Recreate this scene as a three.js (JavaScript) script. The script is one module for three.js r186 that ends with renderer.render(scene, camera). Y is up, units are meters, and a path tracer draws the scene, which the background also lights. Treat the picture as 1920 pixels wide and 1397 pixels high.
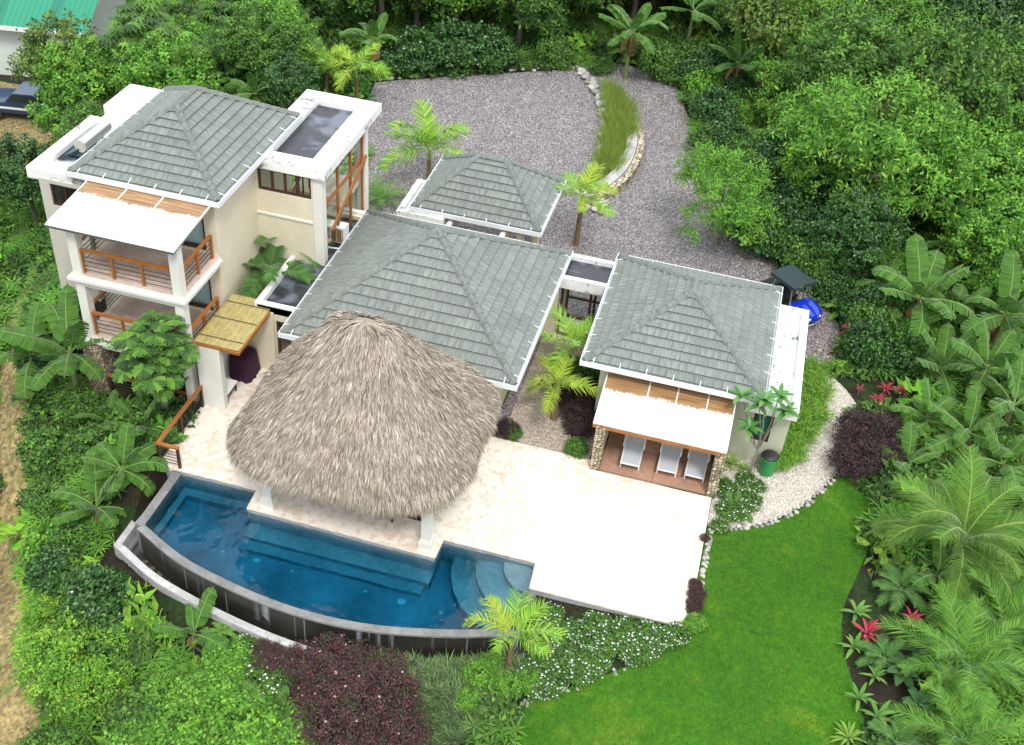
import * as THREE from 'three';
import { mergeGeometries } from 'three/addons/utils/BufferGeometryUtils.js';

// ---------- camera, sky, sun, exposure ----------
const scene = new THREE.Scene();
const PW = 1920, PH = 1397, FOC = 2137.56, CAM = new THREE.Vector3(0, 28, 0);
const ROT = (() => {   // world -> camera: yaw, pitch, roll measured from the building's vanishing lines
  const m = (a) => new THREE.Matrix4().set(...a), yw = 0.19752, pt = 0.68033, rl = -0.09628;
  const c = Math.cos, s = Math.sin;
  const Y = m([c(yw), 0, -s(yw), 0, 0, 1, 0, 0, s(yw), 0, c(yw), 0, 0, 0, 0, 1]);
  const X = m([1, 0, 0, 0, 0, c(pt), -s(pt), 0, 0, s(pt), c(pt), 0, 0, 0, 0, 1]);
  const Z = m([c(rl), -s(rl), 0, 0, s(rl), c(rl), 0, 0, 0, 0, 1, 0, 0, 0, 0, 1]);
  return Z.multiply(X).multiply(Y);
})();
const camera = new THREE.PerspectiveCamera(2 * Math.atan(PH / 2 / FOC) * 180 / Math.PI, PW / PH, 0.5, 900);
camera.position.copy(CAM);
const CAMROT = ROT.clone().transpose();
camera.quaternion.setFromRotationMatrix(CAMROT);
const renderer = new THREE.WebGLRenderer({ antialias: true });
renderer.toneMapping = THREE.LinearToneMapping;
renderer.toneMappingExposure = 1.85;
renderer.shadowMap.enabled = true;
{ // overcast sky: bright veil of cloud, a little brighter overhead
  const W = 256, H = 128, d = new Float32Array(W * H * 4);
  for (let j = 0; j < H; j++) for (let i = 0; i < W; i++) {
    const el = ((j + 0.5) / H - 0.5) * Math.PI, az = (i + 0.5) / W * Math.PI * 2, s = Math.max(0, Math.sin(el));
    const cl = 0.06 * Math.sin(3 * az + 5 * el) + 0.05 * Math.sin(7 * az - 9 * el + 1) + 0.04 * Math.sin(13 * az + 11 * el + 2);
    const L = el > 0 ? (0.66 + 0.42 * s) * (1 + cl * Math.min(1, s * 3)) : 0.16;
    const o = (j * W + i) * 4; d[o] = L * 0.965; d[o + 1] = L * 1.0; d[o + 2] = L * 1.055; d[o + 3] = 1;
  }
  const t = new THREE.DataTexture(d, W, H, THREE.RGBAFormat, THREE.FloatType);
  t.mapping = THREE.EquirectangularReflectionMapping; t.magFilter = THREE.LinearFilter; t.needsUpdate = true;
  scene.background = t; scene.environment = t;
}
const sun = new THREE.DirectionalLight(new THREE.Color(1, 0.965, 0.9), 1.25);
sun.position.set(14, 62, 2); sun.target.position.set(-6, 0, -34);
sun.castShadow = true; sun.shadow.radius = 24; sun.shadow.mapSize.set(4096, 4096);
Object.assign(sun.shadow.camera, { left: -60, right: 60, top: 60, bottom: -60, near: 1, far: 200 });
scene.add(sun, sun.target); sun.name = 'sun_light'; sun.target.name = 'sun_target';

// ---------- helpers ----------
const V = (x, y, z) => new THREE.Vector3(x, y, z);
const clamp = (x, a = 0, b = 1) => Math.min(b, Math.max(a, x)), lerp = (a, b, t) => a + (b - a) * t;
const smooth = (a, b, x) => { const t = clamp((x - a) / (b - a)); return t * t * (3 - 2 * t); };
function rng(seed) { let a = seed >>> 0; return () => { a = (a + 0x6D2B79F5) | 0; let t = Math.imul(a ^ (a >>> 15), 1 | a); t = (t + Math.imul(t ^ (t >>> 7), 61 | t)) ^ t; return ((t ^ (t >>> 14)) >>> 0) / 4294967296; }; }
const hash2 = (i, j, s = 0) => { let h = Math.imul(i, 374761393) + Math.imul(j, 668265263) + Math.imul(s, 2147483647 ^ 97); h = Math.imul(h ^ (h >>> 13), 1274126177); return ((h ^ (h >>> 16)) >>> 0) / 4294967296; };
const mod = (a, n) => ((a % n) + n) % n;
function noise(x, y, per = 1 << 20, s = 0) {
  const i = Math.floor(x), j = Math.floor(y), fx = x - i, fy = y - j, u = fx * fx * (3 - 2 * fx), v = fy * fy * (3 - 2 * fy);
  const h = (a, b) => hash2(mod(a, per), mod(b, per), s);
  return lerp(lerp(h(i, j), h(i + 1, j), u), lerp(h(i, j + 1), h(i + 1, j + 1), u), v);
}
function fbm(x, y, per, s, oct = 4) { let a = 0.5, t = 0, n = 0; for (let k = 0; k < oct; k++) { t += a * noise(x, y, per, s + k); n += a; a *= 0.5; x *= 2; y *= 2; per *= 2; } return t / n; }
function dirOf(px, py) { return V((px - PW / 2) / FOC, -(py - PH / 2) / FOC, -1).applyMatrix4(CAMROT); }
function un(px, py, y = 0) { const d = dirOf(px, py); return CAM.clone().addScaledVector(d, (y - CAM.y) / d.y); }
function numbered() {}
const used = {};
function nm(name) { const k = used[name] = (used[name] ?? -1) + 1; return k ? name + '_' + String(k).padStart(3, '0') : name; }
function tag(o, label, category, group, kind) { o.userData.label = label; if (category) o.userData.category = category; if (group) o.userData.group = group; if (kind) o.userData.kind = kind; return o; }
function shade(o) { o.castShadow = o.receiveShadow = true; return o; }
function thing(name, label, category, group, at) { const g = new THREE.Group(); g.name = nm(name); if (at) g.position.copy(at); scene.add(g); tag(g, label, category, group); return g; }
function part(name, geo, mat, parent) { const m = shade(new THREE.Mesh(geo, mat)); m.name = name; parent.add(m); return m; }
function struct(name, geo, mat, label) { const m = part(nm(name), geo, mat, scene); m.userData.kind = 'structure'; if (label) m.userData.label = label; return m; }
function copyOf(src, label, group) { const c = src.clone(); c.name = nm(src.name.replace(/_\d{3}$/, '')); scene.add(c); c.userData = { ...src.userData }; if (label) c.userData.label = label; if (group) c.userData.group = group; return c; }

class MB {   // mesh builder: flat faces, uv in metres by the dominant axis
  constructor() { this.p = []; this.t = []; this.c = []; }
  tri(a, b, c, ua, ub, uc) {
    this.p.push(a.x, a.y, a.z, b.x, b.y, b.z, c.x, c.y, c.z);
    if (!ua) {
      const n = b.clone().sub(a).cross(c.clone().sub(a)), ax = Math.abs(n.x), ay = Math.abs(n.y), az = Math.abs(n.z);
      const f = ay >= ax && ay >= az ? (v) => [v.x, v.z] : ax >= az ? (v) => [v.z, v.y] : (v) => [v.x, v.y];
      ua = f(a); ub = f(b); uc = f(c);
    }
    this.t.push(...ua, ...ub, ...uc); return this;
  }
  quad(a, b, c, d, u) { u ? (this.tri(a, b, c, u[0], u[1], u[2]), this.tri(a, c, d, u[0], u[2], u[3])) : (this.tri(a, b, c), this.tri(a, c, d)); return this; }
  box(x0, y0, z0, x1, y1, z1) {
    const p = (i, j, k) => V(i ? x1 : x0, j ? y1 : y0, k ? z1 : z0);
    this.quad(p(0, 0, 1), p(1, 0, 1), p(1, 1, 1), p(0, 1, 1)); this.quad(p(1, 0, 0), p(0, 0, 0), p(0, 1, 0), p(1, 1, 0));
    this.quad(p(1, 0, 1), p(1, 0, 0), p(1, 1, 0), p(1, 1, 1)); this.quad(p(0, 0, 0), p(0, 0, 1), p(0, 1, 1), p(0, 1, 0));
    this.quad(p(0, 1, 1), p(1, 1, 1), p(1, 1, 0), p(0, 1, 0)); this.quad(p(0, 0, 0), p(1, 0, 0), p(1, 0, 1), p(0, 0, 1));
    return this;
  }
  bar(a, b, w, h, up = V(0, 1, 0)) {   // box along a->b, w wide, h high
    const d = b.clone().sub(a).normalize(); let s = d.clone().cross(up); if (s.lengthSq() < 1e-6) s = V(1, 0, 0); s.normalize(); const u = s.clone().cross(d);
    const c = (p, i, j) => p.clone().addScaledVector(s, i * w / 2).addScaledVector(u, j * h / 2);
    const A = [c(a, -1, -1), c(a, 1, -1), c(a, 1, 1), c(a, -1, 1)], B = [c(b, -1, -1), c(b, 1, -1), c(b, 1, 1), c(b, -1, 1)];
    for (let k = 0; k < 4; k++) { const n = (k + 1) % 4; this.quad(A[k], A[n], B[n], B[k]); }
    this.quad(A[3], A[2], A[1], A[0]); this.quad(B[0], B[1], B[2], B[3]); return this;
  }
  tube(pts, rad, seg = 7) {
    const r = Array.isArray(rad) ? rad : pts.map(() => rad), rings = pts.map((p, i) => {
      const d = (pts[Math.min(i + 1, pts.length - 1)].clone().sub(pts[Math.max(i - 1, 0)])).normalize();
      let s = d.clone().cross(Math.abs(d.y) > 0.95 ? V(1, 0, 0) : V(0, 1, 0)).normalize(); const u = s.clone().cross(d);
      return [...Array(seg)].map((_, k) => { const a = k / seg * Math.PI * 2; return p.clone().addScaledVector(s, Math.cos(a) * r[i]).addScaledVector(u, Math.sin(a) * r[i]); });
    });
    let L = 0;
    for (let i = 0; i + 1 < rings.length; i++) {
      const l2 = L + pts[i].distanceTo(pts[i + 1]);
      for (let k = 0; k < seg; k++) { const n = (k + 1) % seg; this.quad(rings[i][k], rings[i][n], rings[i + 1][n], rings[i + 1][k], [[k / seg, L], [(k + 1) / seg, L], [(k + 1) / seg, l2], [k / seg, l2]]); }
      L = l2;
    }
    for (const [ring, p] of [[rings[0], pts[0]], [rings.at(-1), pts.at(-1)]]) for (let k = 0; k < seg; k++) this.tri(p, ring[k], ring[(k + 1) % seg]);
    return this;
  }
  prism(poly, y0, y1, caps = 3) {   // poly: [x, z] list
    const q = THREE.ShapeUtils.area(poly.map(([x, z]) => new THREE.Vector2(x, z))) > 0 ? poly : poly.slice().reverse();
    const f = THREE.ShapeUtils.triangulateShape(q.map(([x, z]) => new THREE.Vector2(x, z)), []);
    for (const [a, b, c] of f) {
      if (caps & 1) this.tri(V(q[a][0], y1, q[a][1]), V(q[c][0], y1, q[c][1]), V(q[b][0], y1, q[b][1]));
      if (caps & 2) this.tri(V(q[a][0], y0, q[a][1]), V(q[b][0], y0, q[b][1]), V(q[c][0], y0, q[c][1]));
    }
    let L = 0;
    for (let i = 0; i < q.length; i++) {
      const a = q[i], b = q[(i + 1) % q.length], l2 = L + Math.hypot(b[0] - a[0], b[1] - a[1]);
      this.quad(V(b[0], y0, b[1]), V(a[0], y0, a[1]), V(a[0], y1, a[1]), V(b[0], y1, b[1]), [[l2, y0], [L, y0], [L, y1], [l2, y1]]); L = l2;
    }
    return this;
  }
  geo(smoothN) {
    const g = new THREE.BufferGeometry();
    g.setAttribute('position', new THREE.Float32BufferAttribute(this.p, 3)); g.setAttribute('uv', new THREE.Float32BufferAttribute(this.t, 2));
    if (this.c.length) g.setAttribute('color', new THREE.Float32BufferAttribute(this.c, 3));
    g.computeVertexNormals(); return g;
  }
  put(name, mat, parent) { return part(name, this.geo(), mat, parent); }
}
const B = () => new MB();
const box = (...a) => B().box(...a);
// a wall slab in the plane of x (along = 'x', at z from c0 to c1) or of z, with rectangular openings [a0, a1, y0, y1]
function wall(mb, along, a0, a1, y0, y1, c0, c1, holes = []) {
  const as = [...new Set([a0, a1, ...holes.flatMap((h) => [h[0], h[1]])])].filter((v) => v >= a0 && v <= a1).sort((p, q) => p - q);
  const put = (p, q, r, s) => { if (q - p > 1e-4 && s - r > 1e-4) along === 'x' ? mb.box(p, r, c0, q, s, c1) : mb.box(c0, r, p, c1, s, q); };
  for (let i = 0; i + 1 < as.length; i++) {
    const m = (as[i] + as[i + 1]) / 2, hs = holes.filter((h) => h[0] < m && h[1] > m).sort((p, q) => p[2] - q[2]); let y = y0;
    for (const h of hs) { put(as[i], as[i + 1], y, h[2]); y = h[3]; }
    put(as[i], as[i + 1], y, y1);
  }
  return mb;
}
// ---------- textures ----------
function tex(n, fn, srgb = true) {
  const d = new Uint8Array(n * n * 4);
  for (let j = 0; j < n; j++) for (let i = 0; i < n; i++) { const c = fn(i / n, j / n, i, j), o = (j * n + i) * 4; for (let k = 0; k < 3; k++) d[o + k] = clamp(Array.isArray(c) ? c[k] : c) * 255; d[o + 3] = 255; }
  const t = new THREE.DataTexture(d, n, n); t.wrapS = t.wrapT = THREE.RepeatWrapping; t.magFilter = THREE.LinearFilter; if (srgb) t.colorSpace = THREE.SRGBColorSpace; t.needsUpdate = true; return t;
}
const rep = (t, sx, sy = sx) => { const c = t.clone(); c.repeat.set(1 / sx, 1 / sy); c.needsUpdate = true; return c; };
function cells(n, cellsN, seed) {   // tiling stones: [random tone, closeness to the joint, second random]
  const out = new Float32Array(n * n * 3);
  for (let j = 0; j < n; j++) for (let i = 0; i < n; i++) {
    const x = i / n * cellsN, y = j / n * cellsN, ci = Math.floor(x), cj = Math.floor(y); let d1 = 9, d2 = 9, id = 0, id2 = 0;
    for (let b = -1; b < 2; b++) for (let a = -1; a < 2; a++) {
      const gi = mod(ci + a, cellsN), gj = mod(cj + b, cellsN), dx = ci + a + 0.15 + 0.7 * hash2(gi, gj, seed) - x, dy = cj + b + 0.15 + 0.7 * hash2(gi, gj, seed + 1) - y, q = dx * dx + dy * dy;
      if (q < d1) { d2 = d1; d1 = q; id = hash2(gi, gj, seed + 2); id2 = hash2(gi, gj, seed + 3); } else if (q < d2) d2 = q;
    }
    const o = (j * n + i) * 3; out[o] = id; out[o + 1] = clamp((Math.sqrt(d2) - Math.sqrt(d1)) * 2.2); out[o + 2] = id2;
  }
  return out;
}
const stonesFine = cells(1024, 96, 11), stonesWall = cells(512, 9, 31);
const pick = (arr, n) => (u, v, i, j) => { const o = (j * n + i) * 3; return [arr[o], arr[o + 1], arr[o + 2]]; };
const pf = pick(stonesFine, 1024), pw = pick(stonesWall, 512);
const mixc = (a, b, t) => [lerp(a[0], b[0], t), lerp(a[1], b[1], t), lerp(a[2], b[2], t)];
const T = {
  gravel: tex(1024, (u, v, i, j) => { const [a, e, c] = pf(u, v, i, j), t = 0.42 + 0.42 * Math.pow(a, 1.2) + 0.1 * (fbm(u * 6, v * 6, 6, 3) - 0.5), k = t * (0.55 + 0.45 * smooth(0, 0.5, e)); return [k * (0.99 + 0.06 * c), k * 0.975, k * 1.0]; }),
  gravelPale: tex(1024, (u, v, i, j) => { const [a, e, c] = pf(u, v, i, j), t = 0.68 + 0.3 * a + 0.08 * (fbm(u * 5, v * 5, 5, 4) - 0.5), k = t * (0.62 + 0.38 * smooth(0, 0.45, e)); return [k, k * (0.95 + 0.03 * c), k * (0.86 + 0.06 * c)]; }),
  stoneBump: tex(1024, (u, v, i, j) => smooth(0, 0.6, pf(u, v, i, j)[1]) * (0.6 + 0.4 * pf(u, v, i, j)[0]), false),
  wallStone: tex(512, (u, v, i, j) => { const [a, e, c] = pw(u, v, i, j), g = fbm(u * 40, v * 40, 40, 6), k = (0.5 + 0.36 * a + 0.2 * (g - 0.5)) * (0.42 + 0.58 * smooth(0.04, 0.3, e)); return [k * 1.02, k * 0.96, k * (0.8 + 0.1 * c)]; }),
  wallStoneBump: tex(512, (u, v, i, j) => { const [a, e] = pw(u, v, i, j); return smooth(0, 0.5, e) * (0.7 + 0.3 * a); }, false),
  travertine: tex(1024, (u, v) => { const a = fbm(u * 5, v * 5, 5, 21, 5), b = fbm(u * 34, v * 34, 34, 22, 4), c = fbm(u * 90, v * 90, 90, 23, 3), s = smooth(0.47, 0.66, b * 0.62 + a * 0.4 + 0.06 * (c - 0.5)); return mixc([0.955, 0.93, 0.89], [0.86, 0.78, 0.69], s * (0.35 + 0.65 * c)); }),
  stucco: tex(512, (u, v) => { const a = fbm(u * 4, v * 4, 4, 31, 5), b = fbm(u * 50, v * 50, 50, 32, 2), k = 0.93 + 0.09 * (a - 0.5) + 0.05 * (b - 0.5); return [k, k, k * (0.99 - 0.03 * a)]; }),
  grainBump: tex(512, (u, v) => fbm(u * 64, v * 64, 64, 33, 3), false),
  roofWhite: tex(512, (u, v) => { const a = fbm(u * 3, v * 3, 3, 41, 5), b = fbm(u * 24, v * 24, 24, 42, 4), s = smooth(0.57, 0.8, b * 0.65 + a * 0.35), k = 0.97 - 0.1 * smooth(0.5, 0.8, a); return mixc([k, k, k], [0.42, 0.43, 0.44], s * 0.9); }),
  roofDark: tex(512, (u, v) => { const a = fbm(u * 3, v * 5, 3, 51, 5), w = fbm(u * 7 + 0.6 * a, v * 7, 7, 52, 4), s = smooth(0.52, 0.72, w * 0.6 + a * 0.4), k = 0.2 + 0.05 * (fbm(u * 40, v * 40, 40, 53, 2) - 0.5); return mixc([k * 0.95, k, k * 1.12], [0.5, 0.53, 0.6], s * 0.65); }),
  shingle: tex(512, (u, v) => { const a = fbm(u * 90, v * 3, 90, 61, 3), b = fbm(u * 14, v * 2, 14, 62, 3), k = 0.66 + 0.24 * (a - 0.5) + 0.16 * (b - 0.5); return [k * 0.975, k * 1.01, k * 0.985]; }),
  shingleBump: tex(512, (u, v) => fbm(u * 90, v * 3, 90, 61, 3), false),
  wood: tex(512, (u, v) => { const a = fbm(u * 3, v * 60, 3, 71, 4), k = 0.8 + 0.5 * (a - 0.5); return [k, k * 0.96, k * 0.9]; }),
  concrete: tex(512, (u, v) => { const a = fbm(u * 4, v * 4, 4, 81, 5), b = fbm(u * 30, v * 30, 30, 82, 3), k = 0.78 + 0.3 * (a - 0.5) + 0.16 * (b - 0.5); return [k, k, k * 1.01]; }),
  plaster: tex(512, (u, v) => { const a = fbm(u * 3, v * 3, 3, 83, 5), b = fbm(u * 26, v * 26, 26, 84, 3), k = 0.8 + 0.34 * (a - 0.5) + 0.14 * (b - 0.5); return [k, k, k]; }),
  wetWall: tex(1024, (u, v) => { const n = noise(u * 88, 0.5, 88, 91), w = noise(u * 150, v * 2, 150, 92), g = fbm(u * 20, v * 6, 20, 93, 3), ln = 0.15 + 0.6 * noise(u * 61, 7.5, 61, 95), s = smooth(0.58, 0.82, n) * smooth(0.1, 0.45, w) * (0.45 + 0.55 * g) * (v > 0.92 - ln - 0.08 * w ? 1 : 0.12); const k = 0.19 + 0.14 * (fbm(u * 8, v * 5, 8, 94, 4) - 0.5); return mixc([k * 1.02, k * 0.98, k * 0.86], [0.66, 0.69, 0.72], s); }),
  lawn: tex(1024, (u, v) => { const a = fbm(u * 5, v * 5, 5, 101, 4), b = fbm(u * 60, v * 60, 60, 102, 3), y = smooth(0.6, 0.78, fbm(u * 9, v * 9, 9, 103, 4)); const c = mixc([0.17, 0.42, 0.035], [0.33, 0.6, 0.06], clamp(0.2 + 0.7 * (a - 0.3) + 0.9 * (b - 0.4))); return mixc(c, [0.55, 0.62, 0.2], y * 0.45); }),
  soil: tex(512, (u, v) => { const a = fbm(u * 6, v * 6, 6, 111, 5), b = fbm(u * 60, v * 60, 60, 112, 3), g = smooth(0.45, 0.62, a), k = 0.6 + 0.8 * b; return mixc([0.24 * k, 0.2 * k, 0.14 * k], [0.2 * k, 0.3 * k, 0.1 * k], g); }),
  dirt: tex(1024, (u, v) => { const a = fbm(u * 6, v * 6, 6, 121, 5), b = fbm(u * 80, v * 80, 80, 122, 3), g = smooth(0.56, 0.68, fbm(u * 12, v * 12, 12, 123, 4)), k = 0.62 + 0.5 * (b - 0.5) + 0.3 * (a - 0.5); return mixc([k * 1.02, k * 0.9, k * 0.62], [k * 0.62, k * 0.78, k * 0.32], g * 0.6); }),
  reed: tex(512, (u, v) => { const a = fbm(u * 130, v * 5, 130, 131, 2), b = fbm(u * 10, v * 8, 10, 132, 3), k = 0.72 + 0.5 * (a - 0.5) + 0.12 * (b - 0.5); return [k, k * 0.93, k * 0.7]; }),
  corr: tex(256, (u) => 0.5 + 0.5 * Math.sin(u * Math.PI * 2 * 8), false),
};
// ---------- materials ----------
const C = (r, g, b) => new THREE.Color().setRGB(r, g, b);
const S = (o) => new THREE.MeshStandardMaterial(o), P = (o) => new THREE.MeshPhysicalMaterial(o);
const M = {
  stucco: S({ color: C(0.8, 0.725, 0.585), map: rep(T.stucco, 3.1), bumpMap: rep(T.grainBump, 1.2), bumpScale: 0.004, roughness: 0.92 }),
  white: S({ color: C(0.84, 0.83, 0.8), map: rep(T.stucco, 2.7), bumpMap: rep(T.grainBump, 1.4), bumpScale: 0.003, roughness: 0.85 }),
  parapet: S({ color: C(0.86, 0.85, 0.83), map: rep(T.roofWhite, 4.3), roughness: 0.85 }),
  roofFloor: S({ color: C(0.78, 0.81, 0.82), map: rep(T.roofWhite, 3.7, 5.9), roughness: 0.6 }),
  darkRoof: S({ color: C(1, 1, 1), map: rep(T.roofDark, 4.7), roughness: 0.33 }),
  gutter: S({ color: C(0.72, 0.76, 0.77), roughness: 0.5 }),
  underRoof: S({ color: C(0.22, 0.23, 0.22), roughness: 0.95 }),
  soffit: S({ color: C(0.72, 0.68, 0.6), roughness: 0.9 }),
  travertine: S({ color: C(0.88, 0.86, 0.83), map: rep(T.travertine, 6.3), bumpMap: rep(T.grainBump, 1.1), bumpScale: 0.002, roughness: 0.7 }),
  terracotta: S({ color: C(0.64, 0.37, 0.25), map: rep(T.plaster, 2.3), roughness: 0.75 }),
  pinkFloor: S({ color: C(0.86, 0.68, 0.57), map: rep(T.plaster, 2.6), roughness: 0.7 }),
  floorIn: S({ color: C(0.42, 0.36, 0.28), roughness: 0.6 }),
  wood: S({ color: C(0.5, 0.205, 0.055), map: rep(T.wood, 0.9), roughness: 0.5 }),
  darkWood: S({ color: C(0.085, 0.034, 0.02), map: rep(T.wood, 0.9), roughness: 0.5 }),
  midWood: S({ color: C(0.3, 0.13, 0.05), map: rep(T.wood, 0.9), roughness: 0.5 }),
  metal: S({ color: C(0.05, 0.04, 0.035), roughness: 0.45, metalness: 0.6 }),
  glass: P({ color: C(0.93, 0.97, 0.96), transmission: 1, thickness: 0, roughness: 0.02, ior: 1.5 }),
  curtain: S({ color: C(0.55, 0.68, 0.72), roughness: 0.9 }),
  gravel: S({ color: C(0.84, 0.835, 0.825), map: rep(T.gravel, 4.1), bumpMap: rep(T.stoneBump, 4.1), bumpScale: 0.022, roughness: 0.95 }),
  gravelPale: S({ color: C(0.9, 0.88, 0.85), map: rep(T.gravelPale, 3.7), bumpMap: rep(T.stoneBump, 3.7), bumpScale: 0.018, roughness: 0.95 }),
  gravelPink: S({ color: C(0.72, 0.62, 0.55), map: rep(T.gravelPale, 3.1), bumpMap: rep(T.stoneBump, 3.1), bumpScale: 0.018, roughness: 0.95 }),
  wallStone: S({ color: C(0.9, 0.86, 0.78), map: rep(T.wallStone, 1.15), bumpMap: rep(T.wallStoneBump, 1.15), bumpScale: 0.05, roughness: 0.95 }),
  concrete: S({ color: C(0.55, 0.56, 0.57), map: rep(T.concrete, 2.3), bumpMap: rep(T.grainBump, 0.9), bumpScale: 0.004, roughness: 0.9 }),
  concretePale: S({ color: C(0.78, 0.77, 0.74), map: rep(T.concrete, 2.7), bumpMap: rep(T.grainBump, 0.9), bumpScale: 0.006, roughness: 0.9 }),
  coping: S({ color: C(0.34, 0.335, 0.32), map: rep(T.concrete, 1.7), roughness: 0.55 }),
  poolPlaster: S({ color: C(0.56, 0.6, 0.64), map: rep(T.plaster, 2.9), roughness: 0.8 }),
  wetWall: S({ color: C(0.8, 0.8, 0.8), map: rep(T.wetWall, 9.5, 2.2), roughness: 0.35 }),
  lawn: S({ color: C(0.85, 0.8, 0.6), map: rep(T.lawn, 9.7), bumpMap: rep(T.grainBump, 1.3), bumpScale: 0.02, roughness: 1 }),
  soil: S({ color: C(0.45, 0.47, 0.42), map: rep(T.soil, 5.3), bumpMap: rep(T.grainBump, 1.3), bumpScale: 0.03, roughness: 1 }),
  dirt: S({ color: C(0.82, 0.83, 0.8), map: rep(T.dirt, 7.9), bumpMap: rep(T.grainBump, 0.8), bumpScale: 0.02, roughness: 1 }),
  reed: S({ color: C(0.95, 0.84, 0.6), map: rep(T.reed, 0.9), roughness: 0.8 }),
  steel: S({ color: C(0.6, 0.61, 0.6), roughness: 0.3, metalness: 0.9 }),
  whitePaint: S({ color: C(0.78, 0.79, 0.79), roughness: 0.45 }),
  black: S({ color: C(0.02, 0.02, 0.022), roughness: 0.5 }),
  rubber: S({ color: C(0.025, 0.025, 0.025), roughness: 0.9 }),
};

// ---------- the lie of the land ----------
function inPoly(x, z, poly) { let c = false; for (let i = 0, j = poly.length - 1; i < poly.length; j = i++) { const [a, b] = poly[i], [p, q] = poly[j]; if ((b > z) !== (q > z) && x < (p - a) * (z - b) / (q - b) + a) c = !c; } return c; }
function distPoly(x, z, poly, closed = true) { let m = 1e9; for (let i = 0; i < poly.length - (closed ? 0 : 1); i++) { const [a, b] = poly[i], [p, q] = poly[(i + 1) % poly.length], dx = p - a, dz = q - b, t = clamp(((x - a) * dx + (z - b) * dz) / (dx * dx + dz * dz)); m = Math.min(m, Math.hypot(x - a - t * dx, z - b - t * dz)); } return m; }
const PLATEAU = [[-24.8, -120], [-24.8, -31.5], [-22.2, -29.4], [-18.2, -28.6], [-17.4, -27], [-17.2, -24], [-16.2, -22], [-13.5, -20.8], [-9, -20], [-4.6, -19.8], [-3.2, -17], [-3, -8], [-2, 20], [90, 20], [90, -120]];
// curved lip of the pool (inner side) and the walls round it, [x, z]
const arcPts = (pts, n = 40) => { const c = new THREE.CatmullRomCurve3(pts.map(([x, z]) => V(x, 0, z)), false, 'centripetal'); return c.getPoints(n).map((p) => [p.x, p.z]); };
const LIP = arcPts([[-16.2, -22.37], [-14.43, -21.54], [-12.74, -21.09], [-10.99, -20.8], [-9.4, -20.72], [-7.84, -20.84], [-6.18, -21.2], [-5.1, -21.52], [-3.62, -22.05]]);
const offset = (pts, d) => pts.map(([x, z], i) => { const a = pts[Math.max(0, i - 1)], b = pts[Math.min(pts.length - 1, i + 1)], l = Math.hypot(b[0] - a[0], b[1] - a[1]); return [x - (b[1] - a[1]) / l * d, z + (b[0] - a[0]) / l * d]; });
const LIP_OUT = offset(LIP, 0.27);
const MOAT = arcPts([[-17.15, -21.9], [-15.38, -21.03], [-13.56, -20.5], [-12.21, -20.2], [-10.4, -19.92], [-8.6, -19.85], [-6.6, -20.12], [-4.8, -20.65], [-2.75, -21.62]]);
const HOLE = [[-16.85, -24.6], [-16.85, -22], ...arcPts([[-15.3, -21.35], [-13.48, -20.8], [-12.15, -20.5], [-10.4, -20.22], [-8.6, -20.15], [-6.65, -20.42], [-4.9, -20.95], [-3.1, -21.8]]), [-3.05, -22.65], [-3.5, -23.66], [-3.6, -24.8], [-16.3, -24.9]];
function ht(x, z) {
  let y = -0.1;
  const fr = smooth(-24.2, -22.6, z) * (1 - smooth(-12, -2, z));
  y -= fr * 0.92 * smooth(2.4, -2.8, x);
  y -= 0.035 * Math.max(0, z + 23);
  const d = inPoly(x, z, PLATEAU) ? 0 : distPoly(x, z, PLATEAU);
  y -= 3.3 * Math.pow(clamp(d / 5.5), 1.05) + 0.05 * Math.max(0, Math.min(d - 5.5, 12));
  y += 0.25 * (fbm(x * 0.12 + 40, z * 0.12 + 40, 4096, 7, 3) - 0.5) * clamp(d / 3);
  if (z < -64) y += 0.02 * (-64 - z);
  return y;
}
const gcache = (px, py, dh = 0) => { const d = dirOf(px, py); let t = (0 - CAM.y) / d.y; for (let k = 0; k < 40; k++) { const p = CAM.clone().addScaledVector(d, t); const g = ht(p.x, p.z) + dh; t += 0.7 * (g - p.y) / d.y; } return CAM.clone().addScaledVector(d, t); };
const G = (px, py, dh = 0) => { const p = gcache(px, py, dh); p.y = ht(p.x, p.z); return p; };   // foot of a thing whose point at height dh shows at the pixel
{
  const axis = (segs) => { const o = []; for (const [a, b, s] of segs) for (let v = a; v < b - 1e-6; v += s) o.push(v); o.push(segs.at(-1)[1]); return o; };
  const xs = axis([[-420, -90, 30], [-90, -50, 2], [-50, -22, 0.7], [-22, 4, 0.25], [4, 30, 0.8], [30, 60, 3], [60, 420, 30]]);
  const zs = axis([[-480, -120, 30], [-120, -70, 2.5], [-70, -27, 0.8], [-27, -15, 0.25], [-15, 6, 0.8], [6, 300, 30]]);
  const pos = [], uv = [], idx = [], inHole = (x, z) => inPoly(x, z, HOLE);
  for (const z of zs) for (const x of xs) { pos.push(x, inHole(x, z) ? -3 : ht(x, z), z); uv.push(x, z); }
  const w = xs.length;
  for (let j = 0; j + 1 < zs.length; j++) for (let i = 0; i + 1 < w; i++) { const a = j * w + i; idx.push(a, a + w, a + 1, a + 1, a + w, a + w + 1); }
  const g = new THREE.BufferGeometry(); g.setAttribute('position', new THREE.Float32BufferAttribute(pos, 3)); g.setAttribute('uv', new THREE.Float32BufferAttribute(uv, 2)); g.setIndex(idx); g.computeVertexNormals();
  struct('ground', g, M.soil, 'dark soil and leaf litter under the garden and forest');
}
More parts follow.
